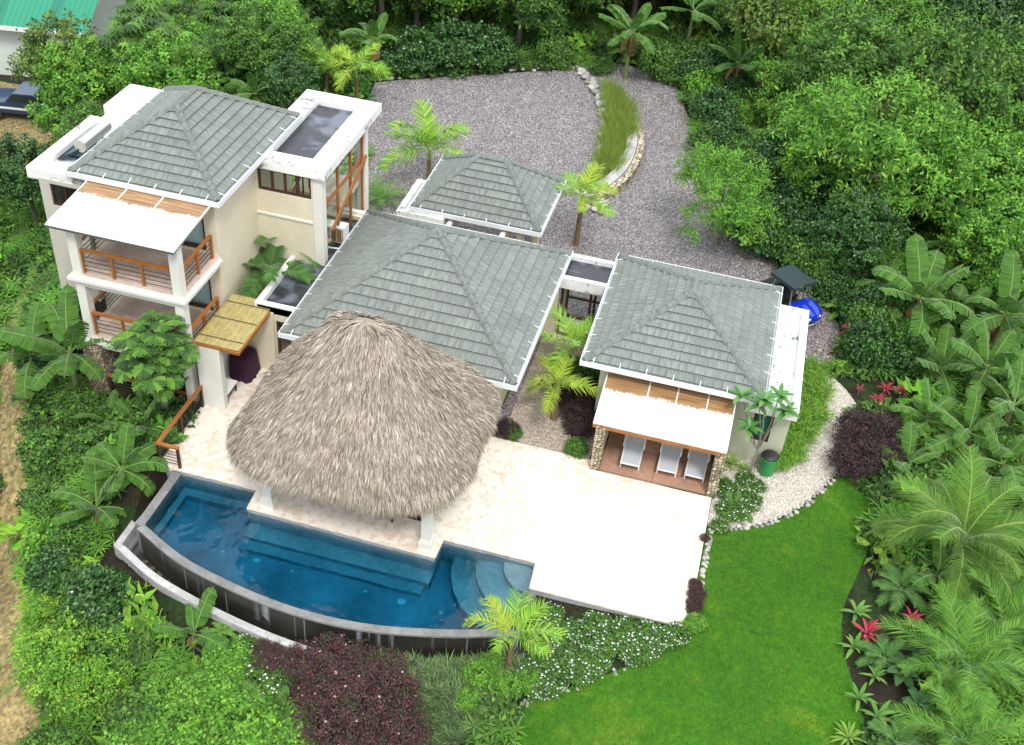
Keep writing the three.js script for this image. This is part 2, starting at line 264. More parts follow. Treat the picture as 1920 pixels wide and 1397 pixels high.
// a sheet that follows the ground, cut exactly to a polygon
function sheet(poly, dy, step, hf = ht) {
  const mb = B(); let x0 = 1e9, x1 = -1e9, z0 = 1e9, z1 = -1e9; for (const [x, z] of poly) { x0 = Math.min(x0, x); x1 = Math.max(x1, x); z0 = Math.min(z0, z); z1 = Math.max(z1, z); }
  const clip = (pl, ax, v, keepLess) => { const o = []; for (let i = 0; i < pl.length; i++) { const a = pl[i], b = pl[(i + 1) % pl.length], ia = keepLess ? a[ax] <= v : a[ax] >= v, ib = keepLess ? b[ax] <= v : b[ax] >= v; if (ia) o.push(a); if (ia !== ib) { const t = (v - a[ax]) / (b[ax] - a[ax]); o.push([lerp(a[0], b[0], t), lerp(a[1], b[1], t)]); } } return o; };
  for (let x = Math.floor(x0 / step) * step; x < x1; x += step) {
    const col = clip(clip(poly, 0, x, false), 0, x + step, true); if (col.length < 3) continue;
    for (let z = Math.floor(z0 / step) * step; z < z1; z += step) {
      const c = clip(clip(col, 1, z, false), 1, z + step, true).filter((p, i, a) => { const n = a[(i + 1) % a.length]; return Math.hypot(p[0] - n[0], p[1] - n[1]) > 1e-5; }); if (c.length < 3) continue;
      const v2 = c.map(([a, b]) => new THREE.Vector2(a, b)); if (Math.abs(THREE.ShapeUtils.area(v2)) < 1e-6) continue;
      const q = THREE.ShapeUtils.area(v2) > 0 ? c : c.slice().reverse();
      for (const [a, b, d] of THREE.ShapeUtils.triangulateShape(q.map(([a, b]) => new THREE.Vector2(a, b)), [])) { const f = (k) => V(q[k][0], hf(q[k][0], q[k][1]) + dy, q[k][1]); mb.tri(f(a), f(d), f(b)); }
    }
  }
  const g = mb.geo(); return g;
}
const pxPoly = (list, y = 0) => list.map(([x, z]) => { const p = un(x, z, y); return [p.x, p.z]; });
const curve = (pts, n, closed = false) => new THREE.CatmullRomCurve3(pts.map(([x, z]) => V(x, 0, z)), closed, 'centripetal').getPoints(n).map((p) => [p.x, p.z]);
// grey gravel court and drive
const DRIVE_EDGE = curve([[-7.7, -64.5], [-4.9, -63.6], [-3.6, -60], [-1.0, -52.8], [0.3, -49.4], [2.9, -45.5], [5.5, -42.2], [5.6, -39.6], [4.9, -38.3]], 40);
const COURT = [...DRIVE_EDGE, [3.0, -37.4], [-3, -38], [-13, -38], [-14, -38.2], [-17.2, -39.5], [-17.8, -47.7], [-19.8, -51.4], [-20.6, -56.3], [-15.5, -59.6], [-10.5, -62.7], [-9.0, -64.4]];
struct('gravel_court', sheet(COURT, 0.012, 2), M.gravel, 'grey gravel parking court and drive behind the villa');
// pale gravel path round the pavilion, edged with stones
const PATH_OUT = curve([[4.4, -39], [5.5, -38.2], [6.5, -36.7], [6.6, -35], [6.15, -33.2], [5.6, -32.0], [5.0, -30.8], [4.2, -29.75], [3.2, -28.9], [2.2, -28.45], [1.62, -28.35]], 60);
const PATH = [...PATH_OUT, [1.62, -29.7], [1.75, -32.2], [3.7, -32.2], [3.8, -39]];
struct('gravel_path', sheet(PATH, 0.018, 1), M.gravelPale, 'pale gravel path curving round the pavilion');
// lawn
const LAWN_L = [[1.62, -23.5], [0.6, -22.5], [-0.6, -21.6], [-1.6, -21.0], [-2.4, -20.6], [-2.75, -19.9], [-3.0, -18.9], [-3.9, -17.6], [-5.2, -15], [-5.4, -8]];
const LAWN_R = curve([[6.3, -8], [6.6, -16], [6.8, -19], [7.1, -21.6], [6.75, -23], [6.35, -24.5], [6.3, -26], [6.7, -27.6], [7.1, -29.2], [7.4, -31], [7.3, -32.4], [6.2, -33]], 30);
const LAWN = [[1.66, -28.3], ...curve(LAWN_L, 30), ...LAWN_R, ...PATH_OUT.slice(24).map(([x, z]) => [x + 0.08, z + 0.08])];
struct('lawn', sheet(LAWN, 0.016, 0.6), M.lawn, 'bright mown lawn sweeping round the terrace');
// dirt track down the slope and the yard up by the neighbour's house
const trackL = [[-31, -38], [-28, -32], [-25.9, -28], [-23.6, -24], [-21.5, -20], [-19.8, -16], [-18.6, -12], [-18, -8]], trackR = [[-15.2, -8], [-15.6, -12], [-16.5, -15.4], [-18.4, -18.8], [-20.9, -22], [-22.0, -24.8], [-23.4, -26.8], [-27.2, -32.8], [-30.4, -38]];
struct('dirt_track', sheet([...curve(trackL, 24), ...curve(trackR, 24)], 0.09, 0.35), M.dirt, 'rutted pale dirt track below the villa');
struct('dirt_yard', sheet([[-47, -47], [-33, -45], [-31.5, -50], [-34, -55], [-52, -55]], 0.03, 1.5), M.dirt, 'bare earth yard in front of the neighbouring house');
// small gravel garden between the main house and the pavilion
const INNER = [[-6.2, -30.12], [-2.9, -30.12], [-2.9, -31.9], [-3.3, -36.85], [-6.2, -36.85]];
struct('courtyard_gravel', sheet(INNER, 0.05, 2, () => -0.09), M.gravelPink, 'pinkish gravel of the planted courtyard');
struct('drain_strip', sheet([[-6.62, -30.12], [-6.21, -30.12], [-6.21, -36.85], [-6.62, -36.85]], 0.045, 2, () => -0.09), M.gravel, 'grey stone drip strip along the main house');

// ---------- hipped tiled roofs ----------
const tileMats = [0.9, 0.96, 1.0, 1.05, 1.1].map((k, i) => S({ color: C(0.49 * k, 0.51 * k, 0.488 * k), map: rep(T.shingle, 0.95), bumpMap: rep(T.shingleBump, 0.95), bumpScale: 0.006, roughness: 0.82 }));
const rr = rng(77);
function tileGeo(a, b, c, d, n, u0, v0, course) {   // a,b on the lower edge, d,c on the upper; the lower edge stands proud over a dark gap
  const mb = B(), up = (p, h) => p.clone().addScaledVector(n, h), hi = 0.072, lo = 0.016, th = 0.022;
  const A = up(a, hi), Bq = up(b, hi), Cq = up(c, lo), D = up(d, lo), w = a.distanceTo(b), dd = d.clone().sub(a), e = b.clone().sub(a).normalize(), du = dd.dot(e), cu = c.clone().sub(a).dot(e);
  mb.quad(A, Bq, Cq, D, [[u0, v0], [u0 + w, v0], [u0 + cu, v0 + course], [u0 + du, v0 + course]]);
  const A2 = up(a, hi - th), B2 = up(b, hi - th);
  mb.quad(A2, B2, Bq, A, [[u0, v0], [u0 + w, v0], [u0 + w, v0 + 0.05], [u0, v0 + 0.05]]);
  mb.quad(A2, A, D, up(d, lo - th), [[0, 0], [0.05, 0], [0.05, course], [0, course]]); mb.quad(Bq, B2, up(c, lo - th), Cq, [[0, 0], [0.05, 0], [0.05, course], [0, course]]);
  return mb.geo();
}
function hipRoof(house, x0, x1, z0, z1, ye, r0, r1, course, skipBack) {
  const nw = V(x0, ye, z0), ne = V(x1, ye, z0), se = V(x1, ye, z1), sw = V(x0, ye, z1);   // north is -z
  const same = r0.distanceTo(r1) < 0.05, alongX = Math.abs(r1.x - r0.x) > Math.abs(r1.z - r0.z);
  // faces: lower-left, lower-right, upper-right, upper-left as seen from outside
  const faces = alongX ? [[sw, se, r1, r0], [se, ne, r1, r1], [ne, nw, r0, r1], [nw, sw, r0, r0]] : [[sw, se, r1, r1], [se, ne, r0, r1], [ne, nw, r0, r0], [nw, sw, r1, r0]];
  const under = B();
  for (const [a, b, c, d] of faces) { under.tri(a, b, c); if (c !== d) under.tri(a, c, d); }
  const roof = under.put('roof', M.underRoof, house);
  B().quad(sw.clone().setY(ye - 0.03), nw.clone().setY(ye - 0.03), ne.clone().setY(ye - 0.03), se.clone().setY(ye - 0.03)).put('soffit', M.soffit, roof);
  faces.forEach(([a, b, c, d], fi) => {
    const n = b.clone().sub(a).cross(d.clone().sub(a)).normalize(), e = b.clone().sub(a).normalize(), L = a.distanceTo(b), up = d.clone().sub(a).addScaledVector(e, -d.clone().sub(a).dot(e)), H = up.length(), s = up.clone().normalize();
    const dl = d.clone().sub(a).dot(e), cl = c.clone().sub(a).dot(e), N = Math.round(H / course), h = H / N;
    for (let k = 0; k < N; k++) {
      const t0 = (k + 0.085) / N, t1 = (k + 1) / N, L0 = lerp(0, dl, t0), R0 = lerp(L, cl, t0), L1 = lerp(0, dl, Math.min(1, t1)), R1 = lerp(L, cl, Math.min(1, t1));
      const W = 1.0; let x = -W * ((k % 3) / 3 + 0.12 * rr());
      for (; x < R0; x += W) {
        const ua = Math.max(x + 0.007, L0), ub = Math.min(x + W - 0.007, R0), va = clamp(x + 0.006, L1, R1), vb = clamp(x + W - 0.006, L1, R1);
        if (ub - ua < 0.02) continue;
        const at = (u, v) => a.clone().addScaledVector(e, u).addScaledVector(s, v);
        const g = tileGeo(at(ua, t0 * H), at(ub, t0 * H), at(vb, Math.min(1, t1) * H), at(va, Math.min(1, t1) * H), n, rr() * 7, rr() * 3, h);
        part('roof_tile', g, tileMats[Math.floor(rr() * 2.2 + rr() * 2.8)], roof);
      }
    }
  });
  // ridge and hip caps
  const caps = [[sw, alongX ? r0 : r1], [se, alongX ? r1 : r1], [ne, alongX ? r1 : r0], [nw, alongX ? r0 : r0]];
  if (!same) caps.push([r0, r1]);
  for (const [p, q] of caps) {
    const L = p.distanceTo(q), n = Math.max(1, Math.round(L / 0.42)), d = q.clone().sub(p).normalize(), s = d.clone().cross(V(0, 1, 0)).normalize(), u = s.clone().cross(d);
    for (let k = 0; k < n; k++) {
      const a = p.clone().addScaledVector(d, L * k / n).addScaledVector(u, 0.125), b = p.clone().addScaledVector(d, L * (k + 1.1) / n).addScaledVector(u, 0.1), mb = B(), w = 0.12, f = (o, sx, dy) => o.clone().addScaledVector(s, sx).addScaledVector(u, dy);
      const prof = [[-w - 0.02, -0.1], [-w * 0.55, -0.01], [0, 0.02], [w * 0.55, -0.01], [w + 0.02, -0.1]];
      for (let i = 0; i < 4; i++) mb.quad(f(a, ...prof[i]), f(b, ...prof[i]), f(b, ...prof[i + 1]), f(a, ...prof[i + 1]));
      for (let i = 1; i < 4; i++) mb.tri(f(a, ...prof[0]), f(a, ...prof[i]), f(a, ...prof[i + 1]));
      mb.put('hip_cap', tileMats[k % 2], roof);
    }
  }
  // gutters with straps
  const o = 0.13, yb = ye - 0.16, yt = ye + 0.04;
  const ring = [[x0, z1, x1, z1, 0, 1], [x1, z1, x1, z0, 1, 0], [x1, z0, x0, z0, 0, -1], [x0, z0, x0, z1, -1, 0]];
  for (const [ax, az, bx, bz, nx, nz] of ring) {
    const mb = B(), e = V(bx - ax, 0, bz - az).normalize(), A = V(ax, 0, az).addScaledVector(e, -o), Bb = V(bx, 0, bz).addScaledVector(e, o), nn = V(nx, 0, nz), at = (p, k, y) => p.clone().addScaledVector(nn, k).setY(y);
    const inA = V(ax, 0, az), inB = V(bx, 0, bz);
    mb.quad(at(inA, o, yb).addScaledVector(e, -o), at(inB, o, yb).addScaledVector(e, o), at(inB, o, yt).addScaledVector(e, o), at(inA, o, yt).addScaledVector(e, -o));
    mb.quad(at(inA, o, yt).addScaledVector(e, -o), at(inB, o, yt).addScaledVector(e, o), at(inB, o - 0.03, yt).addScaledVector(e, o - 0.03), at(inA, o - 0.03, yt).addScaledVector(e, -o + 0.03));
    mb.quad(at(inA, o - 0.03, yt).addScaledVector(e, -o + 0.03), at(inB, o - 0.03, yt).addScaledVector(e, o - 0.03), at(inB, o - 0.03, yb + 0.03).addScaledVector(e, o - 0.03), at(inA, o - 0.03, yb + 0.03).addScaledVector(e, -o + 0.03));
    mb.quad(at(inA, o, yb).addScaledVector(e, -o), at(inA, 0, yb), at(inB, 0, yb), at(inB, o, yb).addScaledVector(e, o));
    mb.quad(at(inA, o - 0.03, yb + 0.03), at(inB, o - 0.03, yb + 0.03), at(inB, -0.02, yb + 0.03), at(inA, -0.02, yb + 0.03));
    mb.quad(at(inA, 0, yb), at(inA, 0, ye - 0.005), at(inB, 0, ye - 0.005), at(inB, 0, yb));
    mb.put('gutter', M.gutter, roof);
    const L = A.distanceTo(Bb), n = Math.round(L / 1.02);
    for (let k = 0; k < n; k++) { const p = A.clone().addScaledVector(e, (k + 0.5) * L / n), m2 = B(); m2.bar(at(p, o + 0.012, yt + 0.012), at(p, -0.13, yt + 0.09), 0.026, 0.016); m2.put('gutter_strap', M.whitePaint, roof); }
  }
  return roof;
}
// a window or glazed door: frame bars and panes inside a rectangle of a wall plane
function glazing(parent, along, c, a0, a1, y0, y1, n, name = 'window', mat = M.darkWood, rails = [], w = 0.07) {
  const fr = B(), dep = 0.08, b = (p, q, r, s) => along === 'x' ? fr.box(p, r, c - dep / 2, q, s, c + dep / 2) : fr.box(c - dep / 2, r, p, c + dep / 2, s, q);
  b(a0, a1, y0, y0 + w); b(a0, a1, y1 - w, y1);
  for (let k = 0; k <= n; k++) { const x = lerp(a0, a1 - w, k / n); b(x, x + w, y0 + w, y1 - w); }
  for (const r of rails) for (let k = 0; k < n; k++) { const p = lerp(a0, a1 - w, k / n) + w, q = lerp(a0, a1 - w, (k + 1) / n); b(p, q, r - w / 2, r + w / 2); }
  const win = fr.put(name, mat, parent);
  const ys = [y0 + w, ...rails.flatMap((r) => [r - w / 2, r + w / 2]), y1 - w];
  for (let k = 0; k < n; k++) for (let i = 0; i < ys.length; i += 2) {
    const p = lerp(a0, a1 - w, k / n) + w, q = lerp(a0, a1 - w, (k + 1) / n);
    (along === 'x' ? B().quad(V(p, ys[i], c), V(q, ys[i], c), V(q, ys[i + 1], c), V(p, ys[i + 1], c)) : B().quad(V(c, ys[i], q), V(c, ys[i], p), V(c, ys[i + 1], p), V(c, ys[i + 1], q))).put('pane', M.glass, win);
  }
  return win;
}
function curtain(parent, x0, x1, y0, y1, z) { const mb = B(), n = 18; for (let k = 0; k < n; k++) { const f = (i) => V(lerp(x0, x1, i / n), 0, z + 0.05 * (i % 2)), a = f(k), b = f(k + 1); mb.quad(a.clone().setY(y0), b.clone().setY(y0), b.clone().setY(y1), a.clone().setY(y1)); } return mb.put('curtain', M.curtain, parent); }
// a flat roof: floor inside a raised parapet (ring of four pieces)
function flatRoof(parent, x0, x1, z0, z1, yTop, w, drop, floorMat, thick = 0.35, sides = 'nesw') {
  const r = box(x0 + w - 0.01, yTop - drop - 0.1, z0 + w - 0.01, x1 - w + 0.01, yTop - drop, z1 - w + 0.01).put('flat_roof', floorMat, parent), mb = B(), yb = yTop - thick;
  mb.box(x0, yb, z1 - w, x1, yTop, z1); mb.box(x0, yb, z0, x1, yTop, z0 + w); mb.box(x0, yb, z0 + w, x0 + w, yTop, z1 - w); mb.box(x1 - w, yb, z0 + w, x1, yTop, z1 - w);
  mb.put('parapet', M.parapet, parent); return r;
}

// ---------- main house ----------
{
  const h = thing('main_house', 'single storey house under the large square hipped roof of grey tiles, behind the thatched shelter', 'house');
  const w = B(); wall(w, 'x', -15.95, -6.65, 0, 2.94, -31.2, -31.0, [[-15.25, -14.0, 0, 2.35], [-12.6, -8.2, 0, 2.35]]);
  wall(w, 'z', -38.2, -31.2, 0, 2.94, -6.85, -6.65, []); wall(w, 'x', -15.95, -6.85, 0, 2.94, -38.2, -38.0, [[-11, -9, 0, 2.2]]); wall(w, 'z', -38.0, -31.2, 0, 2.64, -16.0, -15.8, []);
  w.put('wall', M.stucco, h);
  box(-15.8, 0.01, -38, -6.85, 0.03, -31.2).put('floor', M.floorIn, h);
  hipRoof(h, -14.3, -5.79, -38.3, -29.55, 3.1, V(-10.04, 5.78, -33.95), V(-10.04, 5.78, -33.95), 0.395);
  flatRoof(h, -16.05, -13.95, -38.45, -31.0, 3.0, 0.22, 0.22, M.darkRoof, 0.36);
  glazing(h, 'x', -31.1, -15.25, -14.0, 0, 2.35, 1, 'door', M.darkWood, [], 0.09); glazing(h, 'x', -31.1, -12.6, -8.2, 0, 2.35, 4, 'door', M.darkWood, [], 0.08);
}
// glazed link between the main house and the pavilion
{
  const h = thing('glazed_link', 'flat roofed glazed link between the main house and the pavilion', 'link');
  flatRoof(h, -6.6, -3.25, -38.52, -36.68, 3.0, 0.2, 0.2, M.darkRoof, 0.5);
  const w = B(); w.box(-6.62, 0, -37.0, -5.78, 2.5, -36.72); w.box(-5.9, 0, -38.5, -5.7, 2.5, -38.2); w.box(-3.7, 0, -37, -3.25, 2.5, -36.8); w.put('wall', M.stucco, h);
  box(-6.6, -0.06, -38.5, -3.2, 0.02, -36.75).put('floor', M.stucco, h);
  glazing(h, 'x', -37.0, -5.72, -3.3, 0.02, 2.5, 2, 'window', M.darkWood, [1.0], 0.1); glazing(h, 'x', -38.35, -5.7, -3.3, 0.02, 2.5, 2, 'window', M.darkWood, [1.0], 0.1);
}
// ---------- pavilion ----------
{
  const h = thing('pool_pavilion', 'small pavilion with hipped grey tile roof and an open niche holding three loungers', 'pavilion');
  const w = B(); wall(w, 'x', -3.2, 3.72, -0.3, 2.6, -32.3, -32.1, [[2.45, 3.15, 0.95, 2.15]]); wall(w, 'z', -38.4, -32.3, -0.3, 2.6, 3.52, 3.72, []); wall(w, 'z', -38.4, -32.3, -0.1, 2.9, -3.2, -3.0, []); wall(w, 'x', -3.0, 3.52, -0.1, 2.6, -38.4, -38.2, []);
  w.put('wall', S({ color: C(0.6, 0.61, 0.5), map: rep(T.stucco, 3.1), bumpMap: rep(T.grainBump, 1.2), bumpScale: 0.004, roughness: 0.9 }), h);
  hipRoof(h, -3.8, 2.6, -38.85, -31.72, 3.1, V(-0.6, 4.8, -35.6), V(-0.6, 4.8, -34.95), 0.37);
  flatRoof(h, 2.15, 3.86, -38.1, -31.68, 2.9, 0.26, 0.24, M.roofFloor, 0.4);
  glazing(h, 'x', -32.14, 2.45, 3.15, 0.95, 2.15, 1, 'window', M.darkWood, [], 0.09);
  box(2.5, 1.0, -32.28, 3.1, 2.1, -32.26).put('blind', S({ color: C(0.02, 0.16, 0.11), roughness: 0.7 }), h);
  // niche: floor slabs with joints, stone piers, side cheeks
  for (const [a, b] of [[-2.45, -0.56], [-0.545, 1.38]]) for (const [c, d] of [[-31.1, -29.72], [-32.1, -31.115]]) box(a, -0.05, c, b, 0.02, d).put('floor_slab', M.terracotta, h);
  for (const [a, b] of [[-2.8, -2.46], [1.39, 1.72]]) { B().box(a, -0.1, -30.45, b, 2.0, -29.66).put('stone_pier', M.wallStone, h); box(a + 0.04, -0.1, -32.1, b - 0.04, 2.2, -30.45).put('cheek_wall', M.stucco, h); }
  // canopy: reed-lined boards under sheeting, coloured white in front, brown past a ragged line below the eave
  const ca = (x, t, d = 0) => V(x, lerp(2.6, 2.08, t) + d, lerp(-32.12, -29.72, t));
  const canopyMap = canopyTex(91);
  const mb = B(), x0 = -2.93, x1 = 1.72; mb.quad(ca(x0, 1), ca(x1, 1), ca(x1, 0), ca(x0, 0), [[0, 0], [1, 0], [1, 1], [0, 1]]);
  mb.quad(ca(x0, 0, -0.03), ca(x1, 0, -0.03), ca(x1, 1, -0.03), ca(x0, 1, -0.03));
  const cp = mb.put('canopy', S({ color: C(0.92, 0.92, 0.92), map: canopyMap, roughness: 0.35 }), h);
  for (const x of [x0 + 0.02, -1.35, -0.33, 0.75, x1 - 0.02]) B().bar(ca(x, 0.02, 0.012), ca(x, 0.98, 0.012), 0.045, 0.02).put('seam_strip', M.whitePaint, cp);
  B().bar(ca(x0, 1, -0.1), ca(x1, 1, -0.1), 0.07, 0.13).put('fascia', M.wood, cp);
}
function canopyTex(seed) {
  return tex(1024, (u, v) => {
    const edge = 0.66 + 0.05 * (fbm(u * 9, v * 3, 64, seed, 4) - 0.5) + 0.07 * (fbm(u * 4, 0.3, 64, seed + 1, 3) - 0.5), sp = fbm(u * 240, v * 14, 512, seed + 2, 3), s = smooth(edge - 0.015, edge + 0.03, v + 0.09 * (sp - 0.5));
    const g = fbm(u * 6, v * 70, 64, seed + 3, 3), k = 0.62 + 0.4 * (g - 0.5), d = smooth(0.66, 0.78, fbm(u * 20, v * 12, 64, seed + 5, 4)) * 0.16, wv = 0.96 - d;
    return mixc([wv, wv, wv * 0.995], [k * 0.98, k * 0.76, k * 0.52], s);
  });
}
// ---------- entrance porch ----------
{
  const h = thing('entrance_porch', 'small entrance porch with hipped grey roof at the edge of the gravel court', 'porch');
  hipRoof(h, -12.77, -7.31, -43.8, -39.38, 3.1, V(-10.62, 4.85, -41.5), V(-9.4, 4.85, -41.5), 0.35);
  flatRoof(h, -13.4, -11.35, -41.95, -39.1, 2.92, 0.24, 0.2, M.roofFloor, 0.42);
  const w = B(); w.box(-13.3, 0, -41.85, -13.1, 2.5, -39.2); w.box(-13.1, 0, -41.85, -11.5, 2.5, -41.65); w.box(-11.6, 0, -41.65, -11.4, 2.5, -39.4); w.put('wall', M.stucco, h);
  for (const [x, z] of [[-8.15, -39.75], [-8.15, -43.2], [-12.4, -43.2], [-8.75, -39.7]]) box(x - 0.14, -0.1, z - 0.14, x + 0.14, 3.0, z + 0.14).put('post', M.stucco, h);
  for (const x of [-11.1, -8.8]) box(x - 0.1, 2.6, -39.8, x + 0.1, 2.78, -38.25).put('beam', M.white, h);
  box(-12.6, 2.78, -43.6, -7.5, 2.9, -39.55).put('ceiling', M.darkWood, h);
  box(-13.0, -0.04, -43.2, -7.9, 0.03, -38.25).put('floor', S({ color: C(0.3, 0.24, 0.2), roughness: 0.7 }), h);
}
// ---------- tower house ----------
{
  const h = thing('tower_house', 'tall cream house of three storeys with balconies, hipped grey roof and glazed stair tower', 'house');
  const w = B(); const doors = [[-20.6, -17.75, 2.12, 4.3], [-20.6, -17.75, 4.8, 6.85], [-20.6, -17.75, -0.55, 1.6]];
  wall(w, 'x', -22.3, -17.3, -4.4, 7.02, -31.2, -31.0, doors); wall(w, 'z', -37.5, -31.2, -1.5, 7.02, -17.5, -17.3, []); wall(w, 'x', -22.3, -17.5, -1.5, 7.02, -37.5, -37.3, []); wall(w, 'z', -37.3, -31.2, -4.4, 7.02, -22.3, -22.1, []);
  w.put('wall', M.stucco, h);
  for (const y of [-0.62, 2.05, 4.72]) box(-22.1, y - 0.15, -37.3, -17.5, y, -31.2).put('floor', M.pinkFloor, h);
  const bay = B(); wall(bay, 'x', -23.95, -22.32, 1.58, 6.6, -30.95, -30.75, [[-23.55, -22.45, 5.55, 6.45], [-23.0, -22.75, 3.1, 4.25]]); wall(bay, 'z', -37.6, -30.95, 1.58, 6.6, -23.95, -23.75); bay.box(-23.75, 1.58, -37.6, -22.32, 1.75, -30.95); bay.box(-23.75, 1.75, -37.6, -22.32, 6.6, -37.4); bay.put('bay_wall', S({ color: C(0.62, 0.6, 0.54), map: rep(T.stucco, 3.1), roughness: 0.9 }), h);
  glazing(h, 'x', -30.84, -23.55, -22.45, 5.55, 6.45, 2, 'window', M.darkWood, [], 0.08); box(-23.0, 3.1, -30.87, -22.75, 4.25, -30.83).put('shutter', M.darkWood, h);
  // flat roof of the bay with its notched parapet
  box(-24.2, 6.5, -38.0, -22.3, 6.66, -30.9).put('flat_roof', M.roofFloor, h);
  const pp = B(); pp.box(-24.4, 6.5, -31.25, -22.62, 6.92, -30.78); pp.box(-24.4, 6.5, -35.1, -23.95, 6.92, -31.25); pp.box(-23.95, 6.5, -35.1, -23.55, 6.92, -34.7); pp.box(-23.95, 6.5, -36.0, -23.5, 6.92, -35.1); pp.box(-24.4, 6.5, -37.6, -23.95, 6.92, -36.0); pp.box(-24.4, 6.5, -38.1, -22.6, 6.92, -37.6); pp.put('parapet', M.parapet, h);
  hipRoof(h, -22.58, -17.0, -37.72, -30.72, 7.17, V(-19.75, 9.0, -34.9), V(-19.75, 9.0, -33.5), 0.32);
  for (const [a, b, c, d] of doors) { glazing(h, 'x', -31.1, a, b, c, d, 3, 'door', M.darkWood, [], 0.1); curtain(h, -18.75, -17.85, c + 0.05, d - 0.08, -31.32); }
  // balconies
  for (const [y, nme] of [[4.72, 0], [2.05, 1], [-0.62, 2]]) {
    box(-21.5, y - 0.2, -31.0, -17.25, y - 0.012, -28.24).put('balcony_slab', M.white, h);
    const lip = B(); lip.box(-21.6, y - 0.24, -28.24, -17.15, y - 0.13, -28.12); lip.box(-17.25, y - 0.24, -31.0, -17.15, y - 0.13, -28.24); lip.box(-21.6, y - 0.24, -31, -21.5, y - 0.13, -28.24); lip.put('balcony_lip', M.white, h);
    for (const [a, b] of [[-21.48, -19.36], [-19.35, -17.27]]) box(a, y - 0.012, -30.98, b, y, -28.26).put('floor_slab', M.pinkFloor, h);
    if (nme < 2) { const bm = B(); bm.box(-21.42, y - 0.52, -28.56, -17.33, y - 0.2, -28.3); bm.box(-17.6, y - 0.52, -31, -17.33, y - 0.2, -28.56); bm.box(-21.42, y - 0.52, -31, -21.15, y - 0.2, -28.56); bm.put('beam', M.white, h); }
    const top = y === 4.72 ? 6.62 : y + 2.15;
    if (nme < 2) for (const x of [-21.42, -17.66]) box(x, y, -28.62, x + 0.34, top, -28.28).put('column', M.white, h);
  }
  B().box(-21.62, -3.6, -29.1, -20.85, 1.83, -28.2).put('stone_column', M.wallStone, h); box(-17.66, -3.0, -28.62, -17.32, 1.53, -28.28).put('column', M.white, h);
  box(-22.1, -4.4, -31, -17.4, -0.82, -28.9).put('plinth', M.wallStone, h);
  // top canopy
  const ca = (x, t, d = 0) => V(x, lerp(7.0, 6.74, t) + d, lerp(-30.85, -27.95, t)), x0 = -21.9, x1 = -17.22, mb = B();
  mb.quad(ca(x0, 1), ca(x1, 1), ca(x1, 0), ca(x0, 0), [[0, 0], [1, 0], [1, 1], [0, 1]]); mb.quad(ca(x0, 0, -0.04), ca(x1, 0, -0.04), ca(x1, 1, -0.04), ca(x0, 1, -0.04));
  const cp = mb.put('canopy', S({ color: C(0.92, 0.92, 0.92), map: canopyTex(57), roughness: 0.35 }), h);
  for (const x of [x0 + 0.02, -20.35, -18.95, x1 - 0.02]) B().bar(ca(x, 0.02, 0.012), ca(x, 0.98, 0.012), 0.045, 0.02).put('seam_strip', M.whitePaint, cp);
  const ed = B(); ed.bar(ca(x0, 1, -0.05), ca(x1, 1, -0.05), 0.03, 0.09); ed.bar(ca(x0, 0, -0.03), ca(x0, 1, -0.03), 0.03, 0.07); ed.bar(ca(x1, 0, -0.03), ca(x1, 1, -0.03), 0.03, 0.07); ed.put('edge_trim', M.steel, cp);
  // stair tower
  const st0 = B(); wall(st0, 'x', -17.3, -15.05, -1, 6.65, -34.5, -34.3, [[-17.22, -15.08, 5.68, 6.62]]); st0.put('stair_wall', M.stucco, h); const st = B(); wall(st, 'x', -17.3, -14.72, -1, 6.65, -39.25, -39.05, [[-16.9, -15.2, 3.4, 6.4]]); st.put('stair_wall', M.stucco, h);
  box(-17.3, 4.68, -34.3, -15.05, 4.75, -34.24).put('ledge', M.white, h);
  for (const z of [-34.58, -39.1]) box(-15.05, -0.1, z - 0.16, -14.68, 6.65, z + 0.2).put('column', M.white, h);
  flatRoof(h, -17.7, -14.48, -40.3, -34.22, 7.02, 0.78, 0.2, M.darkRoof, 0.36); box(-17.6, 6.6, -40.2, -14.6, 6.66, -34.3).put('ceiling', M.white, h);
  glazing(h, 'x', -34.4, -17.22, -15.08, 5.68, 6.62, 4, 'window', M.darkWood, [], 0.09);
  glazing(h, 'z', -14.8, -38.92, -34.8, 2.6, 6.6, 3, 'window', M.wood, [5.2], 0.13);
  B().bar(V(-14.62, 4.0, -35.1), V(-14.62, 5.35, -38.85), 0.08, 0.14).put('handrail', M.wood, h);
  box(-17.3, 4.0, -39.05, -14.9, 4.12, -37.2).put('landing', M.stucco, h);
  for (let k = 0; k < 7; k++) box(-16.6 + k * 0.0, 3.9 - k * 0.24, -37.2 + k * 0.3, -15.0, 3.98 - k * 0.24, -36.9 + k * 0.3).put('stair_tread', M.stucco, h);
  for (const z of [-35.5, -36.1, -36.7]) B().bar(V(-16.2, 4.7, z), V(-16.2, 6.2, z), 0.05, 0.05).put('baluster', M.metal, h);
  B().bar(V(-16.2, 5.35, -35.2), V(-16.2, 6.0, -36.9), 0.07, 0.1).put('handrail', M.wood, h); B().bar(V(-17.1, 5.9, -36.9), V(-15.2, 5.9, -36.9), 0.07, 0.1).put('handrail', M.wood, h);
  box(-16.95, 4.12, -38.95, -16.2, 6.3, -38.9).put('door', M.wood, h);
}

